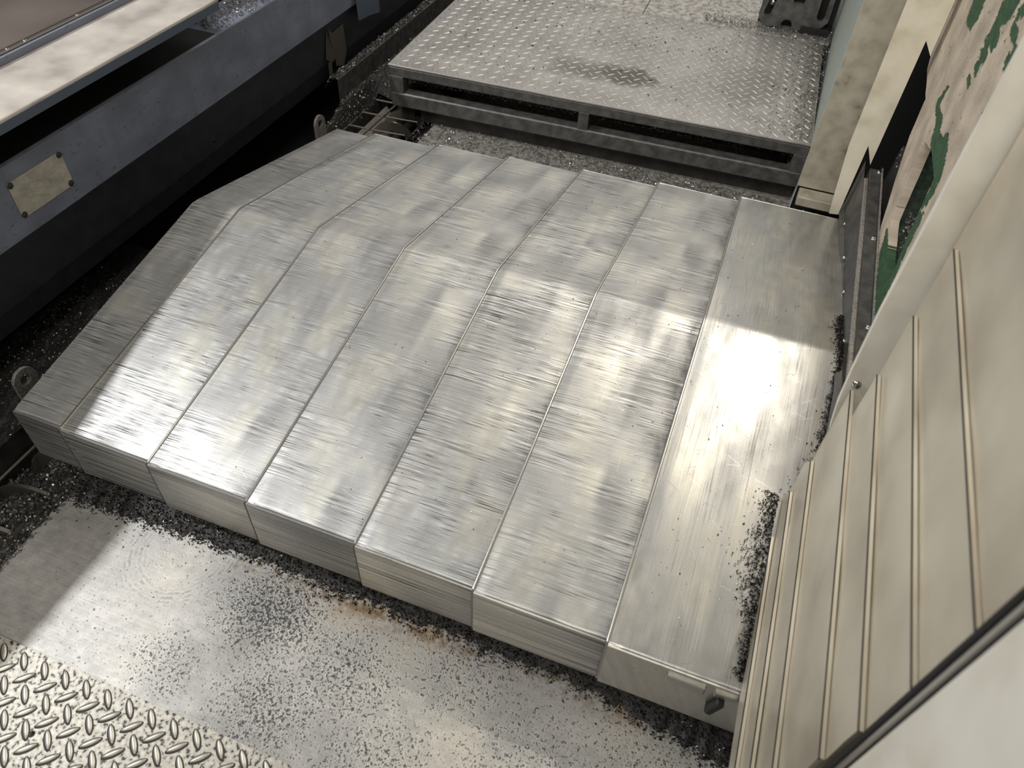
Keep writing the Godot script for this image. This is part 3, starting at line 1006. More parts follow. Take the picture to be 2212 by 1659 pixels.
func platform() -> void:
	var root := thing("step_platform", "low step platform with a lens tread top on a slotted dark steel frame", "platform", Vector3(-0.077, 0, -1.2175))
	root.rotation.y = deg_to_rad(2.2)
	var L := 1.043
	var D := 0.594
	var tt := MB.new()
	tt.box(Vector3(L / 2, 0.04775, -D / 2 + 0.001), Vector3(L + 0.004, 0.0045, D + 0.002), 0.0008)
	for k in tt.v.size():
		tt.t[k] = Vector2(tt.v[k].x / L, -tt.v[k].z / D)
	put("tread_top", tt.done(), M.platform_top, root)
	var lm := lens_mesh(0.025, 0.0058, 0.0014, 6)
	var mm := MultiMesh.new()
	mm.transform_format = MultiMesh.TRANSFORM_3D
	mm.mesh = lm
	var xf := []
	for r in 17:
		for c in 31:
			for kind in 2:
				var x := 0.014 + 0.0338 * c + (0.0169 if kind == 1 else 0.0)
				var z := -0.014 - 0.0338 * r - (0.0169 if kind == 1 else 0.0)
				if x < L - 0.01 and z > -D + 0.012:
					xf.append(Transform3D(Basis(Vector3.UP, -PI / 4 if kind == 0 else PI / 4), Vector3(x, 0.05, z)))
	mm.instance_count = xf.size()
	for k in xf.size():
		mm.set_instance_transform(k, xf[k])
	var mi := MultiMeshInstance3D.new()
	mi.name = "lens_pattern"
	mi.multimesh = mm
	mi.material_override = M.lens
	mi.set_meta("kind", "stuff")
	root.add_child(mi)
	# frame: rails and posts of the front, with two long slots
	boxed("top_rail", Vector3(0, 0.019, -0.035), Vector3(L, 0.0435, 0), M.frame, root, 0.002)
	boxed("bottom_rail", Vector3(0, -0.061, -0.035), Vector3(L, -0.023, 0), M.frame, root, 0.003)
	boxed("post", Vector3(0.0, -0.024, -0.034), Vector3(0.036, 0.02, -0.0005), M.frame, root)
	boxed("post", Vector3(0.500, -0.024, -0.034), Vector3(0.526, 0.02, -0.0005), M.frame, root)
	boxed("post", Vector3(L - 0.030, -0.024, -0.034), Vector3(L, 0.02, -0.0005), M.frame, root)
	# sides and legs
	for s in 2:
		var x := 0.0 if s == 0 else L - 0.034
		boxed("side_rail", Vector3(x, 0.019, -D), Vector3(x + 0.034, 0.0435, -0.036), M.frame, root, 0.002)
		boxed("side_rail", Vector3(x, -0.061, -D), Vector3(x + 0.034, -0.023, -0.036), M.frame, root, 0.002)
	for xx in [0.0, 0.5, L - 0.04]:
		boxed("leg", Vector3(xx + 0.002, FLOOR_Y, -0.09), Vector3(xx + 0.04, -0.0615, -0.05), M.dark_steel, root)
	boxed("kick_plate", Vector3(0.06, FLOOR_Y, -0.05), Vector3(L, -0.0615, -0.045), M.dark_steel, root)
	# plates beyond the seam
	var far := thing("far_tread_plate", "further lens tread plate beyond the seam behind the platform", "tread plate", Vector3(-0.077, 0, -1.2175))
	far.rotation.y = deg_to_rad(2.2)
	boxed("plate", Vector3(-0.002, 0.0455, -1.2), Vector3(0.531, 0.05, -D - 0.004), M.tread, far)
	var m2 := MultiMesh.new()
	m2.transform_format = MultiMesh.TRANSFORM_3D
	m2.mesh = lm
	var x2 := []
	for r in 14:
		for c in 16:
			for kind in 2:
				var x := 0.014 + 0.0338 * c + (0.0169 if kind == 1 else 0.0)
				var z := -D - 0.02 - 0.0338 * r - (0.0169 if kind == 1 else 0.0)
				if x < 0.52:
					x2.append(Transform3D(Basis(Vector3.UP, -PI / 4 if kind == 0 else PI / 4), Vector3(x, 0.05, z)))
	m2.instance_count = x2.size()
	for k in x2.size():
		m2.set_instance_transform(k, x2[k])
	var mi2 := MultiMeshInstance3D.new()
	mi2.name = "lens_pattern"
	mi2.multimesh = m2
	mi2.material_override = M.lens
	mi2.set_meta("kind", "stuff")
	far.add_child(mi2)
	boxed("leg", Vector3(0.0, FLOOR_Y, -0.7), Vector3(0.04, 0.045, -0.66), M.dark_steel, far)
	var sm := thing("smooth_plate", "smooth steel plate sprinkled with chips beyond the platform, under the slotted bracket", "floor plate", Vector3(-0.077, 0, -1.2175))
	sm.rotation.y = deg_to_rad(2.2)
	boxed("plate", Vector3(0.533, 0.0455, -1.2), Vector3(1.06, 0.05, -D - 0.004), M.tread, sm)
	boxed("leg", Vector3(1.0, FLOOR_Y, -0.7), Vector3(1.04, 0.045, -0.66), M.dark_steel, sm)
	# slotted bracket standing on it
	var br := thing("slotted_bracket", "dark slotted carrier bracket standing on the smooth plate behind the platform", "bracket", Vector3(0.75, 0.05, -1.9))
	var pl := CSGPolygon3D.new()
	pl.polygon = PackedVector2Array([Vector2(0.012, 0.12), Vector2(-0.001, 0.034), Vector2(0.003, 0.020), Vector2(0.018, 0.008), Vector2(0.034, 0.002), Vector2(0.046, 0.006), Vector2(0.086, 0.0), Vector2(0.106, 0.0), Vector2(0.122, 0.008), Vector2(0.130, 0.0), Vector2(0.150, 0.012), Vector2(0.176, 0.022), Vector2(0.190, 0.040), Vector2(0.190, 0.20), Vector2(0.03, 0.20)])
	pl.depth = 0.012
	for s in [[Vector2(0.022, 0.040), Vector2(0.045, 0.15), 0.0095], [Vector2(0.166, 0.050), Vector2(0.166, 0.16), 0.0105]]:
		var a: Vector2 = s[0]
		var c: Vector2 = s[1]
		var r: float = s[2]
		var d := (c - a).normalized()
		var nn := Vector2(-d.y, d.x)
		var pp := PackedVector2Array()
		for k in 9:
			var g := PI * k / 8.0
			pp.append(a + nn * cos(g) * r - d * sin(g) * r)
		for k in 9:
			var g := PI * k / 8.0
			pp.append(c - nn * cos(g) * r + d * sin(g) * r)
		var cut := CSGPolygon3D.new()
		cut.polygon = pp
		cut.depth = 0.05
		cut.position.z = 0.02
		cut.operation = CSGShape3D.OPERATION_SUBTRACTION
		pl.add_child(cut)
	var sq := CSGBox3D.new()
	sq.size = Vector3(0.030, 0.06, 0.05)
	sq.position = Vector3(0.098, 0.105, -0.01)
	sq.operation = CSGShape3D.OPERATION_SUBTRACTION
	pl.add_child(sq)
	var ar := CSGCylinder3D.new()
	ar.radius = 0.015
	ar.height = 0.06
	ar.sides = 18
	ar.rotation.x = PI / 2
	ar.position = Vector3(0.082, 0.014, 0)
	ar.operation = CSGShape3D.OPERATION_SUBTRACTION
	pl.add_child(ar)
	pl.name = "slotted_plate"
	pl.material_override = M.frame
	br.add_child(pl)
	boxed("backing_block", Vector3(0.0, -0.0, -0.075), Vector3(0.205, 0.2, -0.035), M.black, br)
	boxed("foot", Vector3(0.122, 0.0, -0.034), Vector3(0.20, 0.02, 0.006), M.rubber, br)
	var bh := MB.new()
	bh.lathe(Vector3(0.029, 0.062, -0.034), Vector3(0, 0, 1), [Vector2(0.008, 0.0), Vector2(0.008, 0.02), Vector2(0.006, 0.024), Vector2(0.0, 0.025)], 14)
	put("bolt_head", bh.done(), M.bolt, br)
	var bh2 := MB.new()
	bh2.box(Vector3(0.098, 0.11, -0.028), Vector3(0.018, 0.02, 0.014), 0.002)
	put("bolt_head", bh2.done(), M.dark_steel, br)

# ---------------------------------------------------------------- the machine on the far side of the trough
func left_machine() -> void:
	var fd := thing("light_blocker", "added unseen pale sheet blocking front fill light at the operator's side of the machine", "door")  # unseen sheet, added to keep front fill off the cover's front faces
	boxed("blocker_sheet", Vector3(0.05, -0.10, 0.955), Vector3(1.02, 1.65, 0.975), M.hall_wall, fd, 0.003)
	boxed("blocker_handle", Vector3(0.07, 0.85, 0.93), Vector3(0.09, 1.15, 0.955), M.dark_steel, fd, 0.004)
	var root := thing("machine_casing", "blue grey machine side casing with a dark undercut panel below and a data plate", "machine")
	var z0 := -1.345
	var z1 := 0.6
	var uvf := func(p: Vector3) -> Vector2: return Vector2((p.z - z0) / (z1 - z0) * 1.6, (p.y - 0.12) / -0.16)
	var b := MB.new()
	var up := [Vector3(-0.225, 0.13, z0), Vector3(-0.225, 0.247, z0), Vector3(-0.225, 0.247, z1), Vector3(-0.225, 0.13, z1)]
	b.poly(up, Vector3(1, 0, 0), [uvf.call(up[0]), uvf.call(up[1]), uvf.call(up[2]), uvf.call(up[3])])
	b.poly([Vector3(-0.225, 0.247, z0), Vector3(-0.229, 0.25, z0), Vector3(-0.229, 0.25, z1), Vector3(-0.225, 0.247, z1)], Vector3(1, 1, 0), [Vector2(0, 0), Vector2(0, 0.05), Vector2(1.5, 0.05), Vector2(1.5, 0)])
	b.poly([Vector3(-0.229, 0.25, z0), Vector3(-0.30, 0.25, z0), Vector3(-0.30, 0.25, z1), Vector3(-0.229, 0.25, z1)], Vector3(0, 1, 0), [Vector2(0, 0), Vector2(0, 0.4), Vector2(1.6, 0.4), Vector2(1.6, 0)])
	b.poly([Vector3(-0.225, 0.13, z0), Vector3(-0.235, 0.122, z0), Vector3(-0.235, 0.122, z1), Vector3(-0.225, 0.13, z1)], Vector3(1, -1, 0), [Vector2(0, 0), Vector2(0, 0.05), Vector2(1.5, 0.05), Vector2(1.5, 0)])
	b.poly([Vector3(-0.225, 0.13, z0), Vector3(-0.225, 0.247, z0), Vector3(-0.30, 0.25, z0), Vector3(-0.30, 0.122, z0)], Vector3(0, 0, -1), [Vector2(0, 0), Vector2(0, 1), Vector2(0.1, 1), Vector2(0.1, 0)])
	put("blue_panel", b.done(), M.blue, root)
	boxed("recess_floor_shade", Vector3(-0.30, 0.245, -0.79), Vector3(-0.2285, 0.2508, 0.6), M.black, root, 0.0005)  # black sheet paints the shade under the tray
	boxed("recess_back_shade", Vector3(-0.305, 0.252, -0.79), Vector3(-0.30, 0.32, 0.6), M.black, root, 0.0005)  # black backing, likewise the dark of the gap put in as colour
	# dark panels below: an undercut upper strip and a lower strip with a seam between
	var d := MB.new()
	var outl := PackedVector2Array([Vector2(-0.236, 0.125), Vector2(-0.2455, 0.0235), Vector2(-0.2475, 0.0225), Vector2(-0.26, -0.025), Vector2(-0.30, -0.025), Vector2(-0.30, 0.125)])
	d.prism(outl, -2.3, z1, func(p: Vector2, h: float) -> Vector3: return Vector3(p.x, p.y, h))
	put("dark_panel", d.done(), M.dark_panel, root)
	var back := MB.new()
	back.box(Vector3(-0.75, 0.1, -0.9), Vector3(0.9, 0.28, 3.0), 0.002)
	put("inner_body", back.done(), M.black, root)
	var bt := MB.new()
	bt.lathe(Vector3(-0.2432, 0.048, -0.724), Vector3(1, 0, 0), [Vector2(0.004, 0.0), Vector2(0.0035, 0.002), Vector2(0.0, 0.003)], 10)
	put("screw_head", bt.done(), M.black, root)
	# data plate with four rivets
	var dp := MB.new()
	var pz0 := -0.351
	var pz1 := -0.239
	var py0 := 0.1585
	var py1 := 0.2215
	dp.box(Vector3(-0.2243, (py0 + py1) / 2, (pz0 + pz1) / 2), Vector3(0.0012, py1 - py0, pz1 - pz0), 0.0002)
	for k in dp.v.size():
		dp.t[k] = Vector2((pz1 - dp.v[k].z) / (pz1 - pz0), (py1 - dp.v[k].y) / (py1 - py0))
	var plate := put("data_plate", dp.done(), M.data_plate, root)
	plate.set_meta("label", "cream data plate with a faint engraved diagram and black rivets in its corners")
	for c in [[pz0 + 0.005, py0 + 0.005], [pz0 + 0.005, py1 - 0.005], [pz1 - 0.005, py0 + 0.005], [pz1 - 0.005, py1 - 0.005]]:
		var rv := MB.new()
		rv.lathe(Vector3(-0.2237, c[1], c[0]), Vector3(1, 0, 0), [Vector2(0.0056, 0.0), Vector2(0.0050, 0.0008), Vector2(0.0034, 0.0010), Vector2(0.0028, 0.0022), Vector2(0.0, 0.0026)], 14)
		put("rivet", rv.done(), M.dark_steel, plate)
	# loose tape flap and a bent plate near the far end
	var tp := MB.new()
	tp.prism(PackedVector2Array([Vector2(-1.325, 0.247), Vector2(-1.322, 0.094), Vector2(-1.38, 0.088), Vector2(-1.435, 0.078), Vector2(-1.45, 0.247)]), 0.0, 0.0012, func(p: Vector2, h: float) -> Vector3: return Vector3(-0.2228 + h + 0.010 * smoothstep(0.2, 0.08, p.y), p.y, p.x))
	tag(put("tape_flap", tp.done(), M.tape), "blue grey tape flap hanging off the end of the blue machine casing", "tape")
	var bp := MB.new()
	bp.prism(PackedVector2Array([Vector2(-1.200, 0.112), Vector2(-1.222, 0.094), Vector2(-1.278, 0.098), Vector2(-1.280, 0.03), Vector2(-1.262, -0.004), Vector2(-1.225, 0.010), Vector2(-1.222, 0.032)]), 0.0, 0.002, func(p: Vector2, h: float) -> Vector3: return Vector3(-0.232 + h + 0.006 * sin((p.x + 1.2) * 30.0), p.y, p.x))
	bp.prism(PackedVector2Array([Vector2(-1.200, 0.112), Vector2(-1.222, 0.032), Vector2(-1.205, 0.026), Vector2(-1.186, 0.04)]), 0.0, 0.002, func(p: Vector2, h: float) -> Vector3: return Vector3(-0.234 + h - 0.4 * (p.x + 1.222) * 0.35, p.y, p.x))
	bp.prism(PackedVector2Array([Vector2(-1.205, 0.03), Vector2(-1.200, -0.02), Vector2(-1.188, -0.02), Vector2(-1.190, 0.03)]), 0.0, 0.002, func(p: Vector2, h: float) -> Vector3: return Vector3(-0.237 + h, p.y, p.x))
	tag(put("bent_flap", bp.done(), M.bent), "small bent sheet metal flap hanging below the blue machine casing", "flap")
	# drip tray: a shelf with a folded lip, and the strip that holds it
	var tray := thing("drip_tray", "long pale steel drip tray with a folded lip above the blue machine casing", "tray")
	var t := MB.new()
	var prof := [Vector2(-0.319, 0.3285), Vector2(-0.26, 0.3283), Vector2(-0.20, 0.3288), Vector2(-0.1945, 0.3288), Vector2(-0.1918, 0.3280), Vector2(-0.1905, 0.3262), Vector2(-0.190, 0.3235), Vector2(-0.190, 0.309), Vector2(-0.1915, 0.309), Vector2(-0.1915, 0.324), Vector2(-0.195, 0.3265), Vector2(-0.319, 0.3262)]
	var outs := [Vector3(0, 1, 0), Vector3(0, 1, 0), Vector3(0, 1, 0), Vector3(0, 1, 0), Vector3(0.4, 1, 0), Vector3(1, 0.5, 0), Vector3(1, 0, 0), Vector3(1, -0.2, 0), Vector3(-1, -0.2, 0), Vector3(-1, 0, 0), Vector3(0, -1, 0), Vector3(0, -1, 0)]
	t.loft(prof, outs, span(-0.775, 0.6, 40), func(p: Vector2, z: float) -> Vector3: return Vector3(p.x, p.y, z), func(j: int, z: float) -> Vector2: return Vector2(prof[j].x, z))
	put("tray_sheet", t.done(), M.tray, tray)
	var tl := boxed("shaded_lip_face", Vector3(-0.1899, 0.309, -0.775), Vector3(-0.1894, 0.3232, 0.6), M.tape, tray, 0.0001)  # darker colour stands for the shade on the lip's face
	tl.set_meta("label", "blue grey face of the folded lip, its shade put into the colour")
	boxed("bracket_strip", Vector3(-0.324, 0.252, -1.6), Vector3(-0.3192, 0.3405, 0.6), M.blue, tray, 0.0008)
	# ledge of the casing past the end of the tray, heaped with chips
	boxed("ledge", Vector3(-0.32, 0.20, -1.30), Vector3(-0.226, 0.2495, -0.79), M.blue, root)
	var table := thing("work_table", "dark taupe machine table top behind the drip tray with a bright edge trim", "table")
	boxed("table_top", Vector3(-1.3, 0.30, -1.6), Vector3(-0.333, 0.345, 0.6), M.taupe, table)
	boxed("edge_trim", Vector3(-0.3328, 0.33, -1.6), Vector3(-0.3245, 0.3432, 0.6), M.rod, table, 0.0006)
	for z in [-0.416, -0.453, -0.571, -0.70]:
		var sc := MB.new()
		sc.lathe(Vector3(-0.329, 0.3432, z), Vector3.UP, [Vector2(0.003, 0.0), Vector2(0.0028, 0.0016), Vector2(0.0, 0.002)], 10)
		put("screw_head", sc.done(), M.bolt, table)

# ---------------------------------------------------------------- chip trough with its screw
func trough() -> void:
	var tr := thing("chip_trough", "sheet metal chip trough running along the small end of the way cover", "trough")
	boxed("side_wall", Vector3(-0.016, -0.34, -2.3), Vector3(-0.012, FLOOR_Y - 0.001, 0.7), M.frame, tr)
	boxed("side_wall", Vector3(-0.172, -0.34, -2.3), Vector3(-0.168, -0.102, 0.7), M.frame, tr)
	boxed("bottom", Vector3(-0.172, -0.346, -2.3), Vector3(-0.012, -0.341, 0.7), M.dark_steel, tr)
	var ln := MB.new()
	ln.poly([Vector3(-0.15, -0.125, -1.32), Vector3(-0.15, -0.125, -1.12), Vector3(-0.105, -0.20, -1.12), Vector3(-0.105, -0.20, -1.32)], Vector3(1, 1, 0))
	ln.poly([Vector3(-0.152, -0.126, -1.32), Vector3(-0.152, -0.126, -1.12), Vector3(-0.107, -0.201, -1.12), Vector3(-0.107, -0.201, -1.32)], Vector3(-1, -1, 0))
	put("liner", ln.done(), M.tray, tr)
	var wl := thing("trough_wall", "upright dark steel plate holding back chips behind the platform corner", "plate")
	boxed("plate", Vector3(-0.205, -0.13, -2.3), Vector3(-0.2015, 0.002, -1.172), M.frame, wl, 0.0005)
	boxed("splice", Vector3(-0.2013, -0.13, -1.36), Vector3(-0.1995, -0.004, -1.355), M.dark_steel, wl, 0.0003)
	# the spiral conveyor: a flat ribbon wound round the axis
	var sc := thing("screw_conveyor", "steel spiral chip conveyor lying in the trough under the wire grate", "conveyor")
	var b := MB.new()
	var pitch := 0.075
	var ro := 0.058
	var ri := 0.034
	var cx := -0.078
	var cy := -0.162
	var z0 := -1.45
	var turns := 25
	var steps := turns * 24
	var ring := [Vector2(ri, -0.003), Vector2(ro, -0.003), Vector2(ro, 0.003), Vector2(ri, 0.003)]
	for q in 4:
		var s := b.v.size()
		var qa: Vector2 = ring[q]
		var qb: Vector2 = ring[(q + 1) % 4]
		for i in steps + 1:
			var g := TAU * i / 24.0 + 0.4
			var o := Vector3(cos(g), sin(g), 0)
			var z := z0 + pitch * i / 24.0
			var nn: Vector3 = [Vector3(0, 0, -1), o, Vector3(0, 0, 1), -o][q]
			b.vert(Vector3(cx, cy, z + qa.y) + o * qa.x, nn, Vector2(i * 0.1, 0))
			b.vert(Vector3(cx, cy, z + qb.y) + o * qb.x, nn, Vector2(i * 0.1, 1))
		for i in steps:
			var p := s + i * 2
			b.tri_i(p, p + 1, p + 3, b.n[p])
			b.tri_i(p, p + 3, p + 2, b.n[p])
	put("spiral_flight", b.done(), M.screw, sc)
	var sh := MB.new()
	sh.tube([Vector3(cx, cy, z0 - 0.1), Vector3(cx, cy, 0.55)], 0.012, 12)
	put("shaft", sh.done(), M.dark_steel, sc)
	var gr := thing("wire_grate", "bent wire rod grate over the spiral conveyor by the platform corner", "grate")
	for z in [-1.139, -1.216, -1.294]:
		var r1 := MB.new()
		r1.tube([Vector3(-0.168, -0.099, z), Vector3(-0.09, -0.101, z - 0.008), Vector3(-0.012, -0.101, z - 0.016)], 0.0028, 8)
		put("cross_rod", r1.done(), M.rod, gr)
	var r2 := MB.new()
	r2.tube([Vector3(-0.108, -0.096, -1.08), Vector3(-0.105, -0.096, -1.2), Vector3(-0.098, -0.096, -1.36)], 0.003, 8)
	put("long_rod", r2.done(), M.rod, gr)
	var g2 := thing("front_rod", "single pale wire rod lying over the chips at the front of the trough", "rod")
	var r3 := MB.new()
	r3.tube([Vector3(-0.1195, -0.108, -0.04), Vector3(-0.118, -0.107, 0.3)], 0.0028, 8)
	put("rod", r3.done(), M.rod, g2)

# ---------------------------------------------------------------- column, guards and casting beside the cover
func right_side() -> void:
	var col := thing("column_post", "tall grimy upright post with a pale greenish side face at the platform corner", "post")
	boxed("side_face", Vector3(0.965, -0.116, -2.5), Vector3(0.967, 0.62, -1.2505), M.pillar_side, col, 0.0006)
	boxed("front_face", Vector3(0.9655, -0.05, -1.2525), Vector3(1.06, 0.62, -1.25), M.pillar_front, col, 0.0006)
	boxed("core", Vector3(0.968, -0.116, -2.5), Vector3(1.3, 0.61, -1.254), M.black, col, 0.001)
	boxed("foot_bar", Vector3(0.972, -0.075, -1.25), Vector3(1.075, -0.052, -1.205), M.pillar_front, col, 0.002)
	# folded pale guard with stepped points
	var sg := MB.new()
	sg.prism(PackedVector2Array([Vector2(1.017, 0.80), Vector2(1.0175, 0.165), Vector2(1.0285, 0.040), Vector2(1.0315, 0.0145), Vector2(1.0490, 0.0165), Vector2(1.0515, 0.175), Vector2(1.0690, 0.137), Vector2(1.0720, 0.379), Vector2(1.0890, 0.355), Vector2(1.0890, 0.80)]), -1.0535, -1.05, func(p: Vector2, h: float) -> Vector3: return Vector3(p.x, p.y, h))
	tag(put("sheet_guard", sg.done(), M.guard), "pale sheet guard with saw-stepped pointed edge beside the grimy post", "guard")
	# low riveted guard along the cover's large end
	var rg := thing("riveted_guard", "low dark guard rail with rivets along the back roof slope of the way cover", "guard rail")
	var b := MB.new()
	var pts := [[-1.10, 0.018], [-0.973, 0.040], [-0.816, 0.066], [-0.683, 0.087], [-0.518, 0.116], [-0.40, 0.128], [-0.25, 0.10]]
	for k in pts.size() - 1:
		var a: Array = pts[k]
		var c: Array = pts[k + 1]
		b.poly([Vector3(1.0585, a[1], a[0]), Vector3(1.0585, c[1], c[0]), Vector3(1.0645, 0.12, c[0]), Vector3(1.0645, 0.12, a[0])], Vector3(-1, 0, 0))
		b.poly([Vector3(1.049, a[1] - 0.003, a[0]), Vector3(1.049, c[1] - 0.003, c[0]), Vector3(1.0585, c[1], c[0]), Vector3(1.0585, a[1], a[0])], Vector3(0, 1, 0))
	b.poly([Vector3(1.0645, 0.12, -1.06), Vector3(1.0645, 0.12, -0.25), Vector3(1.0645, -0.1, -0.25), Vector3(1.0645, -0.1, -1.06)], Vector3(1, 0, 0))
	put("face_plate", b.done(), M.frame, rg)
	boxed("top_flange", Vector3(1.0648, 0.10, -1.03), Vector3(1.0745, 0.121, -0.245), M.lug, rg, 0.0025)
	boxed("back_bar", Vector3(1.0745, 0.09, -1.075), Vector3(1.0965, 0.1195, -0.245), M.frame, rg, 0.002)
	boxed("back_flange", Vector3(1.0965, 0.09, -1.08), Vector3(1.1, 0.1225, -0.56), M.lug, rg, 0.001)
	for p in [[-1.111, 0.018], [-0.973, 0.043], [-0.816, 0.069], [-0.683, 0.09], [-0.518, 0.119]]:
		var rv := MB.new()
		rv.lathe(Vector3(1.0572, p[1] + 0.002, p[0]), Vector3(-0.6, 0.8, 0), [Vector2(0.0035, -0.001), Vector2(0.0032, 0.001), Vector2(0.0018, 0.0024), Vector2(0.0, 0.003)], 12)
		put("rivet", rv.done(), M.bolt, rg)
	for p in [[1.092, -0.819], [1.0935, -0.566], [1.0945, -1.062]]:
		var sv := MB.new()
		sv.lathe(Vector3(p[0] - 0.002, 0.1195, p[1]), Vector3.UP, [Vector2(0.0055, 0.0), Vector2(0.005, 0.002), Vector2(0.003, 0.0038), Vector2(0.0, 0.0044)], 14)
		put("screw_head", sv.done(), M.bolt, rg)
	# machine column casting with peeling filler over green paint and two pockets
	var ct := thing("column_casting", "machine column casting with cream filler peeling off green paint and two recessed pockets", "casting")
	var r := RandomNumberGenerator.new()
	r.seed = 5
	var rough := func(pts2: Array) -> PackedVector2Array:
		var o := PackedVector2Array()
		for k in pts2.size():
			var a: Vector2 = pts2[k]
			var c: Vector2 = pts2[(k + 1) % pts2.size()]
			var nseg := maxi(1, int(a.distance_to(c) / 0.02))
			for q in nseg:
				var p := a.lerp(c, float(q) / nseg)
				if q > 0 and a.distance_to(c) < 0.3: p += Vector2(r.randf_range(-0.0016, 0.0016), r.randf_range(-0.0016, 0.0016))
				o.append(p)
		return o
	var uvf := func(q: Vector2) -> Vector2: return Vector2((q.x + 1.15) / 0.9, (0.71 - q.y) / 0.66)
	var place := func(p: Vector2, h: float) -> Vector3: return Vector3(h, p.y, p.x)
	var c1 := MB.new()
	c1.prism(rough.call([Vector2(-1.113, 0.955), Vector2(-1.115, 0.332), Vector2(-1.09, 0.317), Vector2(-0.985, 0.309), Vector2(-0.975, 0.245), Vector2(-0.915, 0.177), Vector2(-0.86, 0.125), Vector2(-0.72, 0.094), Vector2(-0.72, 0.1617), Vector2(-0.805, 0.173), Vector2(-0.82, 0.227), Vector2(-0.834, 0.303), Vector2(-0.768, 0.325), Vector2(-0.72, 0.328), Vector2(-0.72, 0.955)]), 1.10, 1.114, place, uvf)
	put("casting_face", c1.done(), M.casting, ct)
	var c2 := MB.new()
	c2.prism(rough.call([Vector2(-0.72, 0.955), Vector2(-0.72, 0.328), Vector2(-0.664, 0.331), Vector2(-0.651, 0.279), Vector2(-0.648, 0.242), Vector2(-0.628, 0.204), Vector2(-0.624, 0.176), Vector2(-0.702, 0.160), Vector2(-0.72, 0.1617), Vector2(-0.72, 0.094), Vector2(-0.24, 0.094), Vector2(-0.24, 0.955)]), 1.10, 1.114, place, uvf)
	put("casting_face", c2.done(), M.casting, ct)
	var c3 := MB.new()
	c3.prism(PackedVector2Array([Vector2(-1.113, 0.955), Vector2(-1.115, 0.335), Vector2(-1.09, 0.32), Vector2(-0.98, 0.312), Vector2(-0.968, 0.245), Vector2(-0.91, 0.18), Vector2(-0.86, 0.13), Vector2(-0.72, 0.094), Vector2(-0.72, 0.158), Vector2(-0.81, 0.170), Vector2(-0.825, 0.227), Vector2(-0.838, 0.305), Vector2(-0.768, 0.328), Vector2(-0.72, 0.331), Vector2(-0.72, 0.955)]), 1.114, 1.16, place)
	c3.prism(PackedVector2Array([Vector2(-0.72, 0.955), Vector2(-0.72, 0.331), Vector2(-0.660, 0.334), Vector2(-0.646, 0.279), Vector2(-0.643, 0.242), Vector2(-0.623, 0.204), Vector2(-0.620, 0.172), Vector2(-0.702, 0.157), Vector2(-0.72, 0.158), Vector2(-0.72, 0.094), Vector2(-0.24, 0.094), Vector2(-0.24, 0.955)]), 1.114, 1.16, place)
	put("casting_body", c3.done(), M.green, ct)
	boxed("added_shade_block", Vector3(1.10, 0.96, -2.1), Vector3(1.4, 1.5, 0.15), M.pillar_side, ct, 0.004)  # unseen block added to shade the cover edge from the work lamp
	boxed("pocket_floor", Vector3(1.16, -0.1, -1.13), Vector3(1.3, 0.95, -0.24), M.green, ct)
	var lg := MB.new()
	lg.prism(PackedVector2Array([Vector2(-1.11, 0.07), Vector2(-1.08, 0.175), Vector2(-0.99, 0.205), Vector2(-0.93, 0.16), Vector2(-0.87, 0.10)]), 1.115, 1.16, place)
	lg.prism(PackedVector2Array([Vector2(-0.80, 0.13), Vector2(-0.79, 0.190), Vector2(-0.70, 0.235), Vector2(-0.64, 0.225), Vector2(-0.60, 0.12)]), 1.125, 1.16, place)
	put("pocket_ledge", lg.done(), M.chip_bed, ct)

# ---------------------------------------------------------------- chips
func flake_mesh(l: float, w: float, curl: float) -> ArrayMesh:
	var b := MB.new()
	b.sheet(span(-0.5, 0.5, 3), [-0.5, 0.5], func(u: float, q: float) -> Vector3:
		var a := u * curl
		return Vector3(sin(a) * l / maxf(curl, 0.01), (1.0 - cos(a)) * l / maxf(curl, 0.01), q * w), Vector3.UP, func(u: float, q: float) -> Vector2: return Vector2(u, q))
	return b.done()

var flakes: Array

func heap(called: String, label: String, n: int, pick: Callable, smin: float, smax: float, m: Material, sd: int, bed: ArrayMesh = null) -> void:
	var r := RandomNumberGenerator.new()
	r.seed = sd
	var o := thing(called, label, "metal chips", Vector3.ZERO, "", "stuff")
	if bed:
		put("chip_bed", bed, M.chip_bed, o).set_meta("kind", "stuff")
	for v in 2:
		var mm := MultiMesh.new()
		mm.transform_format = MultiMesh.TRANSFORM_3D
		mm.mesh = flakes[v]
		var xs := []
		for k in n / 2:
			var p = pick.call(r)
			if p == null: continue
			var bs := Basis.from_euler(Vector3(r.randf() * TAU, r.randf() * TAU, r.randf() * TAU)).scaled(Vector3.ONE * r.randf_range(smin, smax))
			xs.append(Transform3D(bs, p))
		mm.instance_count = xs.size()
		for k in xs.size():
			mm.set_instance_transform(k, xs[k])
		var mi := MultiMeshInstance3D.new()
		mi.name = "chip_flakes"
		mi.multimesh = mm
		mi.material_override = m
		mi.set_meta("kind", "stuff")
		o.add_child(mi, true)

func bed_mesh(x0: float, x1: float, nx: int, z0: float, z1: float, nz: int, hf: Callable) -> ArrayMesh:
	var b := MB.new()
	b.sheet(span(x0, x1, nx), span(z0, z1, nz), func(x: float, z: float) -> Vector3: return Vector3(x, hf.call(x, z), z), Vector3.UP, func(x: float, z: float) -> Vector2: return Vector2(x * 10.0, z * 10.0))
	return b.done()

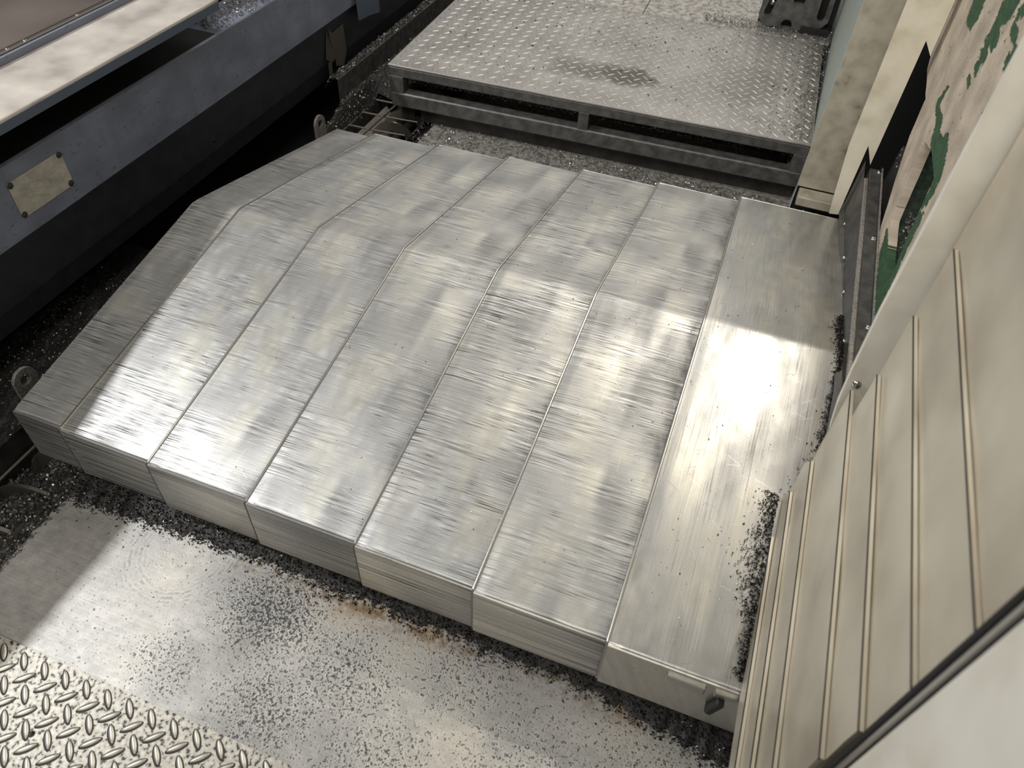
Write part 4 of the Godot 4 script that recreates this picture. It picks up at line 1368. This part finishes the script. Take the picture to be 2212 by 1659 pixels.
func chips() -> void:
	flakes = [flake_mesh(0.0052, 0.0022, 1.5), flake_mesh(0.0034, 0.0027, 0.5)]
	var ns := FastNoiseLite.new()
	ns.seed = 12
	ns.frequency = 22.0
	ns.fractal_octaves = 3
	var nf := FastNoiseLite.new()
	nf.seed = 13
	nf.frequency = 160.0
	nf.fractal_octaves = 2
	# along the front foot of the cover
	var edge := func(x: float) -> float:
		return (0.052 if x < 0.02 else lerpf(0.052, 0.038, smoothstep(0.02, 0.30, x)) + 0.034 * smoothstep(0.80, 1.05, x)) + ns.get_noise_2d(x * 2.0, 0.0) * 0.012
	var h1 := func(x: float, z: float) -> float:
		var q: float = clampf((edge.call(x) - z) / 0.045, 0.0, 1.0)
		return FLOOR_Y - 0.003 + 0.017 * pow(q, 0.7) + nf.get_noise_2d(x, z) * 0.0022 * minf(q * 6.0, 1.0)
	heap("front_chips", "dark ridge of metal chips along the front foot of the way cover", 22000, func(r: RandomNumberGenerator):
		var x := r.randf_range(-0.01, 1.10)
		var z := -0.02 + r.randf() * 0.11
		var lim: float = edge.call(x)
		if z > lim + 0.006 and r.randf() > 0.10 * exp(-(z - lim) * 60.0): return null
		return Vector3(x, maxf(h1.call(x, z), FLOOR_Y) + r.randf() * 0.0016, z), 0.4, 0.95, M.chip_sharp, 101, bed_mesh(-0.012, 1.10, 260, -0.03, 0.09, 36, h1))
	# corner pile over the trough at the front
	var h2 := func(x: float, z: float) -> float:
		return -0.116 + 0.010 * ns.get_noise_2d(x * 1.5, z * 1.5) - 0.012 * smoothstep(-0.05, -0.08, x) + nf.get_noise_2d(x, z) * 0.004 - 0.035 * smoothstep(-0.085, -0.115, x) * smoothstep(0.13, 0.02, z) - 0.02 * smoothstep(0.05, 0.25, z) * smoothstep(-0.02, -0.06, x)
	heap("corner_chips", "pile of curled chips over the front end of the trough", 9000, func(r: RandomNumberGenerator):
		var x := r.randf_range(-0.15, 0.0)
		var z := r.randf_range(-0.10, 0.30)
		return Vector3(x, h2.call(x, z) + r.randf() * 0.002, z), 0.5, 1.4, M.chip, 102, bed_mesh(-0.146, -0.006, 50, -0.12, 0.40, 120, h2))
	var h3 := func(x: float, z: float) -> float:
		return -0.098 + 0.006 * ns.get_noise_2d(x, z) + nf.get_noise_2d(x, z) * 0.003 + 0.04 * smoothstep(-0.10, -0.30, z) * smoothstep(-0.20, -0.16, x)
	heap("ledge_chips", "grey chips on the ledge beside the front lifting lug", 6000, func(r: RandomNumberGenerator):
		var x := r.randf_range(-0.33, -0.158)
		var z := r.randf_range(-0.42, 0.22)
		return Vector3(x, h3.call(x, z) + r.randf() * 0.002, z), 0.4, 1.0, M.chip, 103, bed_mesh(-0.34, -0.157, 50, -0.50, 0.40, 140, h3))
	# back channel between the upright plate and the platform
	var h4 := func(x: float, z: float) -> float:
		return -0.052 - 0.05 * smoothstep(-0.198, -0.165, x) * smoothstep(-1.40, -1.25, z) - 0.02 * smoothstep(-0.198, -0.10, x) - 0.055 * smoothstep(-1.22, -1.0, z) + 0.006 * ns.get_noise_2d(x, z) + nf.get_noise_2d(x, z) * 0.003
	heap("channel_chips", "glittering chips filling the channel beside the platform", 12000, func(r: RandomNumberGenerator):
		var x := r.randf_range(-0.2, -0.05)
		var z := -1.0 - pow(r.randf(), 1.3) * 1.1
		if z > -1.31 and x > -0.166: return null
		return Vector3(x, h4.call(x, z) + r.randf() * 0.003, z), 0.5, 1.3, M.chip, 104, bed_mesh(-0.2005, -0.168, 16, -2.2, -0.98, 160, h4))
	heap("channel_bed_chips", "chips under the platform side in the channel", 200, func(r: RandomNumberGenerator):
		var x := r.randf_range(-0.165, -0.05)
		var z := r.randf_range(-2.0, -1.33)
		return Vector3(x, h4.call(x, z) + 0.002, z), 0.5, 1.2, M.chip, 114, bed_mesh(-0.168, -0.05, 30, -2.2, -1.31, 120, h4))
	var h5 := func(x: float, z: float) -> float:
		return 0.001 + 0.004 * ns.get_noise_2d(x, z) + nf.get_noise_2d(x, z) * 0.003 - 0.03 * smoothstep(-0.225, -0.245, x)
	heap("wall_top_chips", "line of bright chips heaped behind the upright trough plate", 6000, func(r: RandomNumberGenerator):
		var x := r.randf_range(-0.238, -0.205)
		var z := r.randf_range(-2.1, -1.172)
		return Vector3(x, h5.call(x, z) + r.randf() * 0.003, z), 0.5, 1.2, M.chip, 105, bed_mesh(-0.25, -0.2052, 16, -2.2, -1.172, 160, h5))
	# strip of floor behind the cover
	heap("back_chips", "scattered chips on the floor strip behind the way cover", 16000, func(r: RandomNumberGenerator):
		var x := r.randf_range(-0.01, 1.12)
		var z := r.randf_range(-1.275, -1.0)
		if x < 0.10 and z > -1.13 and r.randf() < 0.3: return null
		var dn := 0.45 + 0.75 * smoothstep(0.2, 0.8, x) + ns.get_noise_2d(x * 0.6, z * 1.4) * 0.8
		if r.randf() > dn: return null
		return Vector3(x, FLOOR_Y + 0.001 + r.randf() * 0.003, z), 0.5, 1.3, M.chip, 106)
	# under the platform, seen through the slots
	var h7 := func(x: float, z: float) -> float:
		return -0.010 - 0.06 * smoothstep(-1.31, -1.42, z) + 0.004 * ns.get_noise_2d(x, z) + nf.get_noise_2d(x, z) * 0.003
	heap("slot_chips", "chips heaped under the platform, seen through the frame slots", 7000, func(r: RandomNumberGenerator):
		var x := r.randf_range(-0.06, 0.94)
		var z := r.randf_range(-1.36, -1.262) - 0.038 * x
		return Vector3(x, h7.call(x, z) + r.randf() * 0.002, z), 0.5, 1.1, M.chip, 107, bed_mesh(-0.04, 0.92, 120, -1.46, -1.292, 20, h7))
	# crevice between the cover and the nested plates
	var surf := func(k: int, z: float) -> float:          # top of section k of the cover
		var o := k * STEP
		if z > RIDGE_Z: return o + (o - z) * (RIDGE_Y / (o - RIDGE_Z))
		return RIDGE_Y + o + (z - RIDGE_Z) * ((BACK_Y - RIDGE_Y) / (BACK_Z - o - RIDGE_Z))
	heap("crevice_chips", "dark chips caught in the crevice between the way cover and the nested plates", 5200, func(r: RandomNumberGenerator):
		var z := r.randf_range(-0.60, 0.03)
		var xe := 1.006 if z > -0.22 else lerpf(1.034, 1.057, clampf((-0.22 - z) / 0.06, 0.0, 1.0))
		var wd := 0.016 * (0.55 + 0.45 * ns.get_noise_1d(z * 1.3)) + 0.016 * exp(-pow((z + 0.11) / 0.06, 2.0)) + 0.01 * exp(-pow((z + 0.25) / 0.08, 2.0))
		var x := xe - absf(r.randfn(0.0, 0.6)) * wd
		return Vector3(x, surf.call(6, z) + 0.0008 + r.randf() * 0.0016, z), 0.3, 0.8, M.chip_dark, 108)
	heap("pocket_chips", "chips lying on the pocket ledges of the peeling casting", 700, func(r: RandomNumberGenerator):
		if r.randf() < 0.5:
			var z := r.randf_range(-1.08, -0.92)
			return Vector3(r.randf_range(1.113, 1.135), lerpf(0.17, 0.20, clampf((z + 1.08) / 0.1, 0, 1)) - 0.03 * r.randf(), z)
		var z2 := r.randf_range(-0.78, -0.64)
		return Vector3(r.randf_range(1.114, 1.128), 0.165 + 0.05 * r.randf(), z2), 0.6, 1.4, M.chip, 109)
	heap("platform_chips", "bright chips gathered on the platform around the slotted bracket and post", 4200, func(r: RandomNumberGenerator):
		if r.randf() < 0.45:
			var x := 0.962 - absf(r.randfn(0.0, 0.05))
			return Vector3(x, 0.0515 + r.randf() * 0.002, r.randf_range(-2.0, -1.27))
		if r.randf() < 0.55:
			return Vector3(r.randf_range(0.6, 0.96), 0.0515 + r.randf() * 0.004, -1.88 + r.randfn(0.0, 0.025))
		return Vector3(r.randf_range(0.2, 0.95), 0.0515, r.randf_range(-2.3, -1.6)), 0.45, 1.1, M.chip, 110)
	heap("tray_end_chips", "small chip pile at the open end of the drip tray", 900, func(r: RandomNumberGenerator):
		return Vector3(r.randf_range(-0.30, -0.226), 0.251 + r.randf() * 0.012, r.randf_range(-1.05, -0.80)), 0.6, 1.4, M.chip, 111)
	# stray specks
	heap("stray_specks", "loose dark chip crumbs sprinkled over the way cover", 420, func(r: RandomNumberGenerator):
		var x := 0.0 + 1.0 * pow(r.randf(), 0.6)
		var z := r.randf_range(-0.95, 0.0)
		var i := 0
		for k in 7:
			if x > SEAMS[k]: i = k
		var y: float = surf.call(i, z)
		return Vector3(x, y + 0.0006, z), 0.2, 0.6, M.chip_dark, 112)
	heap("glint_specks", "tiny bright flakes added for sparkle over the way cover", 1500, func(r: RandomNumberGenerator):  # flakes stand in for glints on the plates
		var x := 0.05 + 0.95 * pow(r.randf(), 0.6)
		var z := r.randf_range(-0.9, 0.0) if r.randf() < 0.3 else r.randf_range(-0.48, 0.0)
		var i := 0
		for k in 7:
			if x > SEAMS[k]: i = k
		return Vector3(x, surf.call(i, z) + 0.0006, z), 0.12, 0.30, M.bolt, 115)
	heap("platform_specks", "stray dark chip specks on the platform tread", 160, func(r: RandomNumberGenerator):
		return Vector3(r.randf_range(-0.05, 0.93), 0.0512, r.randf_range(-1.82, -1.27)), 0.5, 1.6, M.chip_dark, 113)
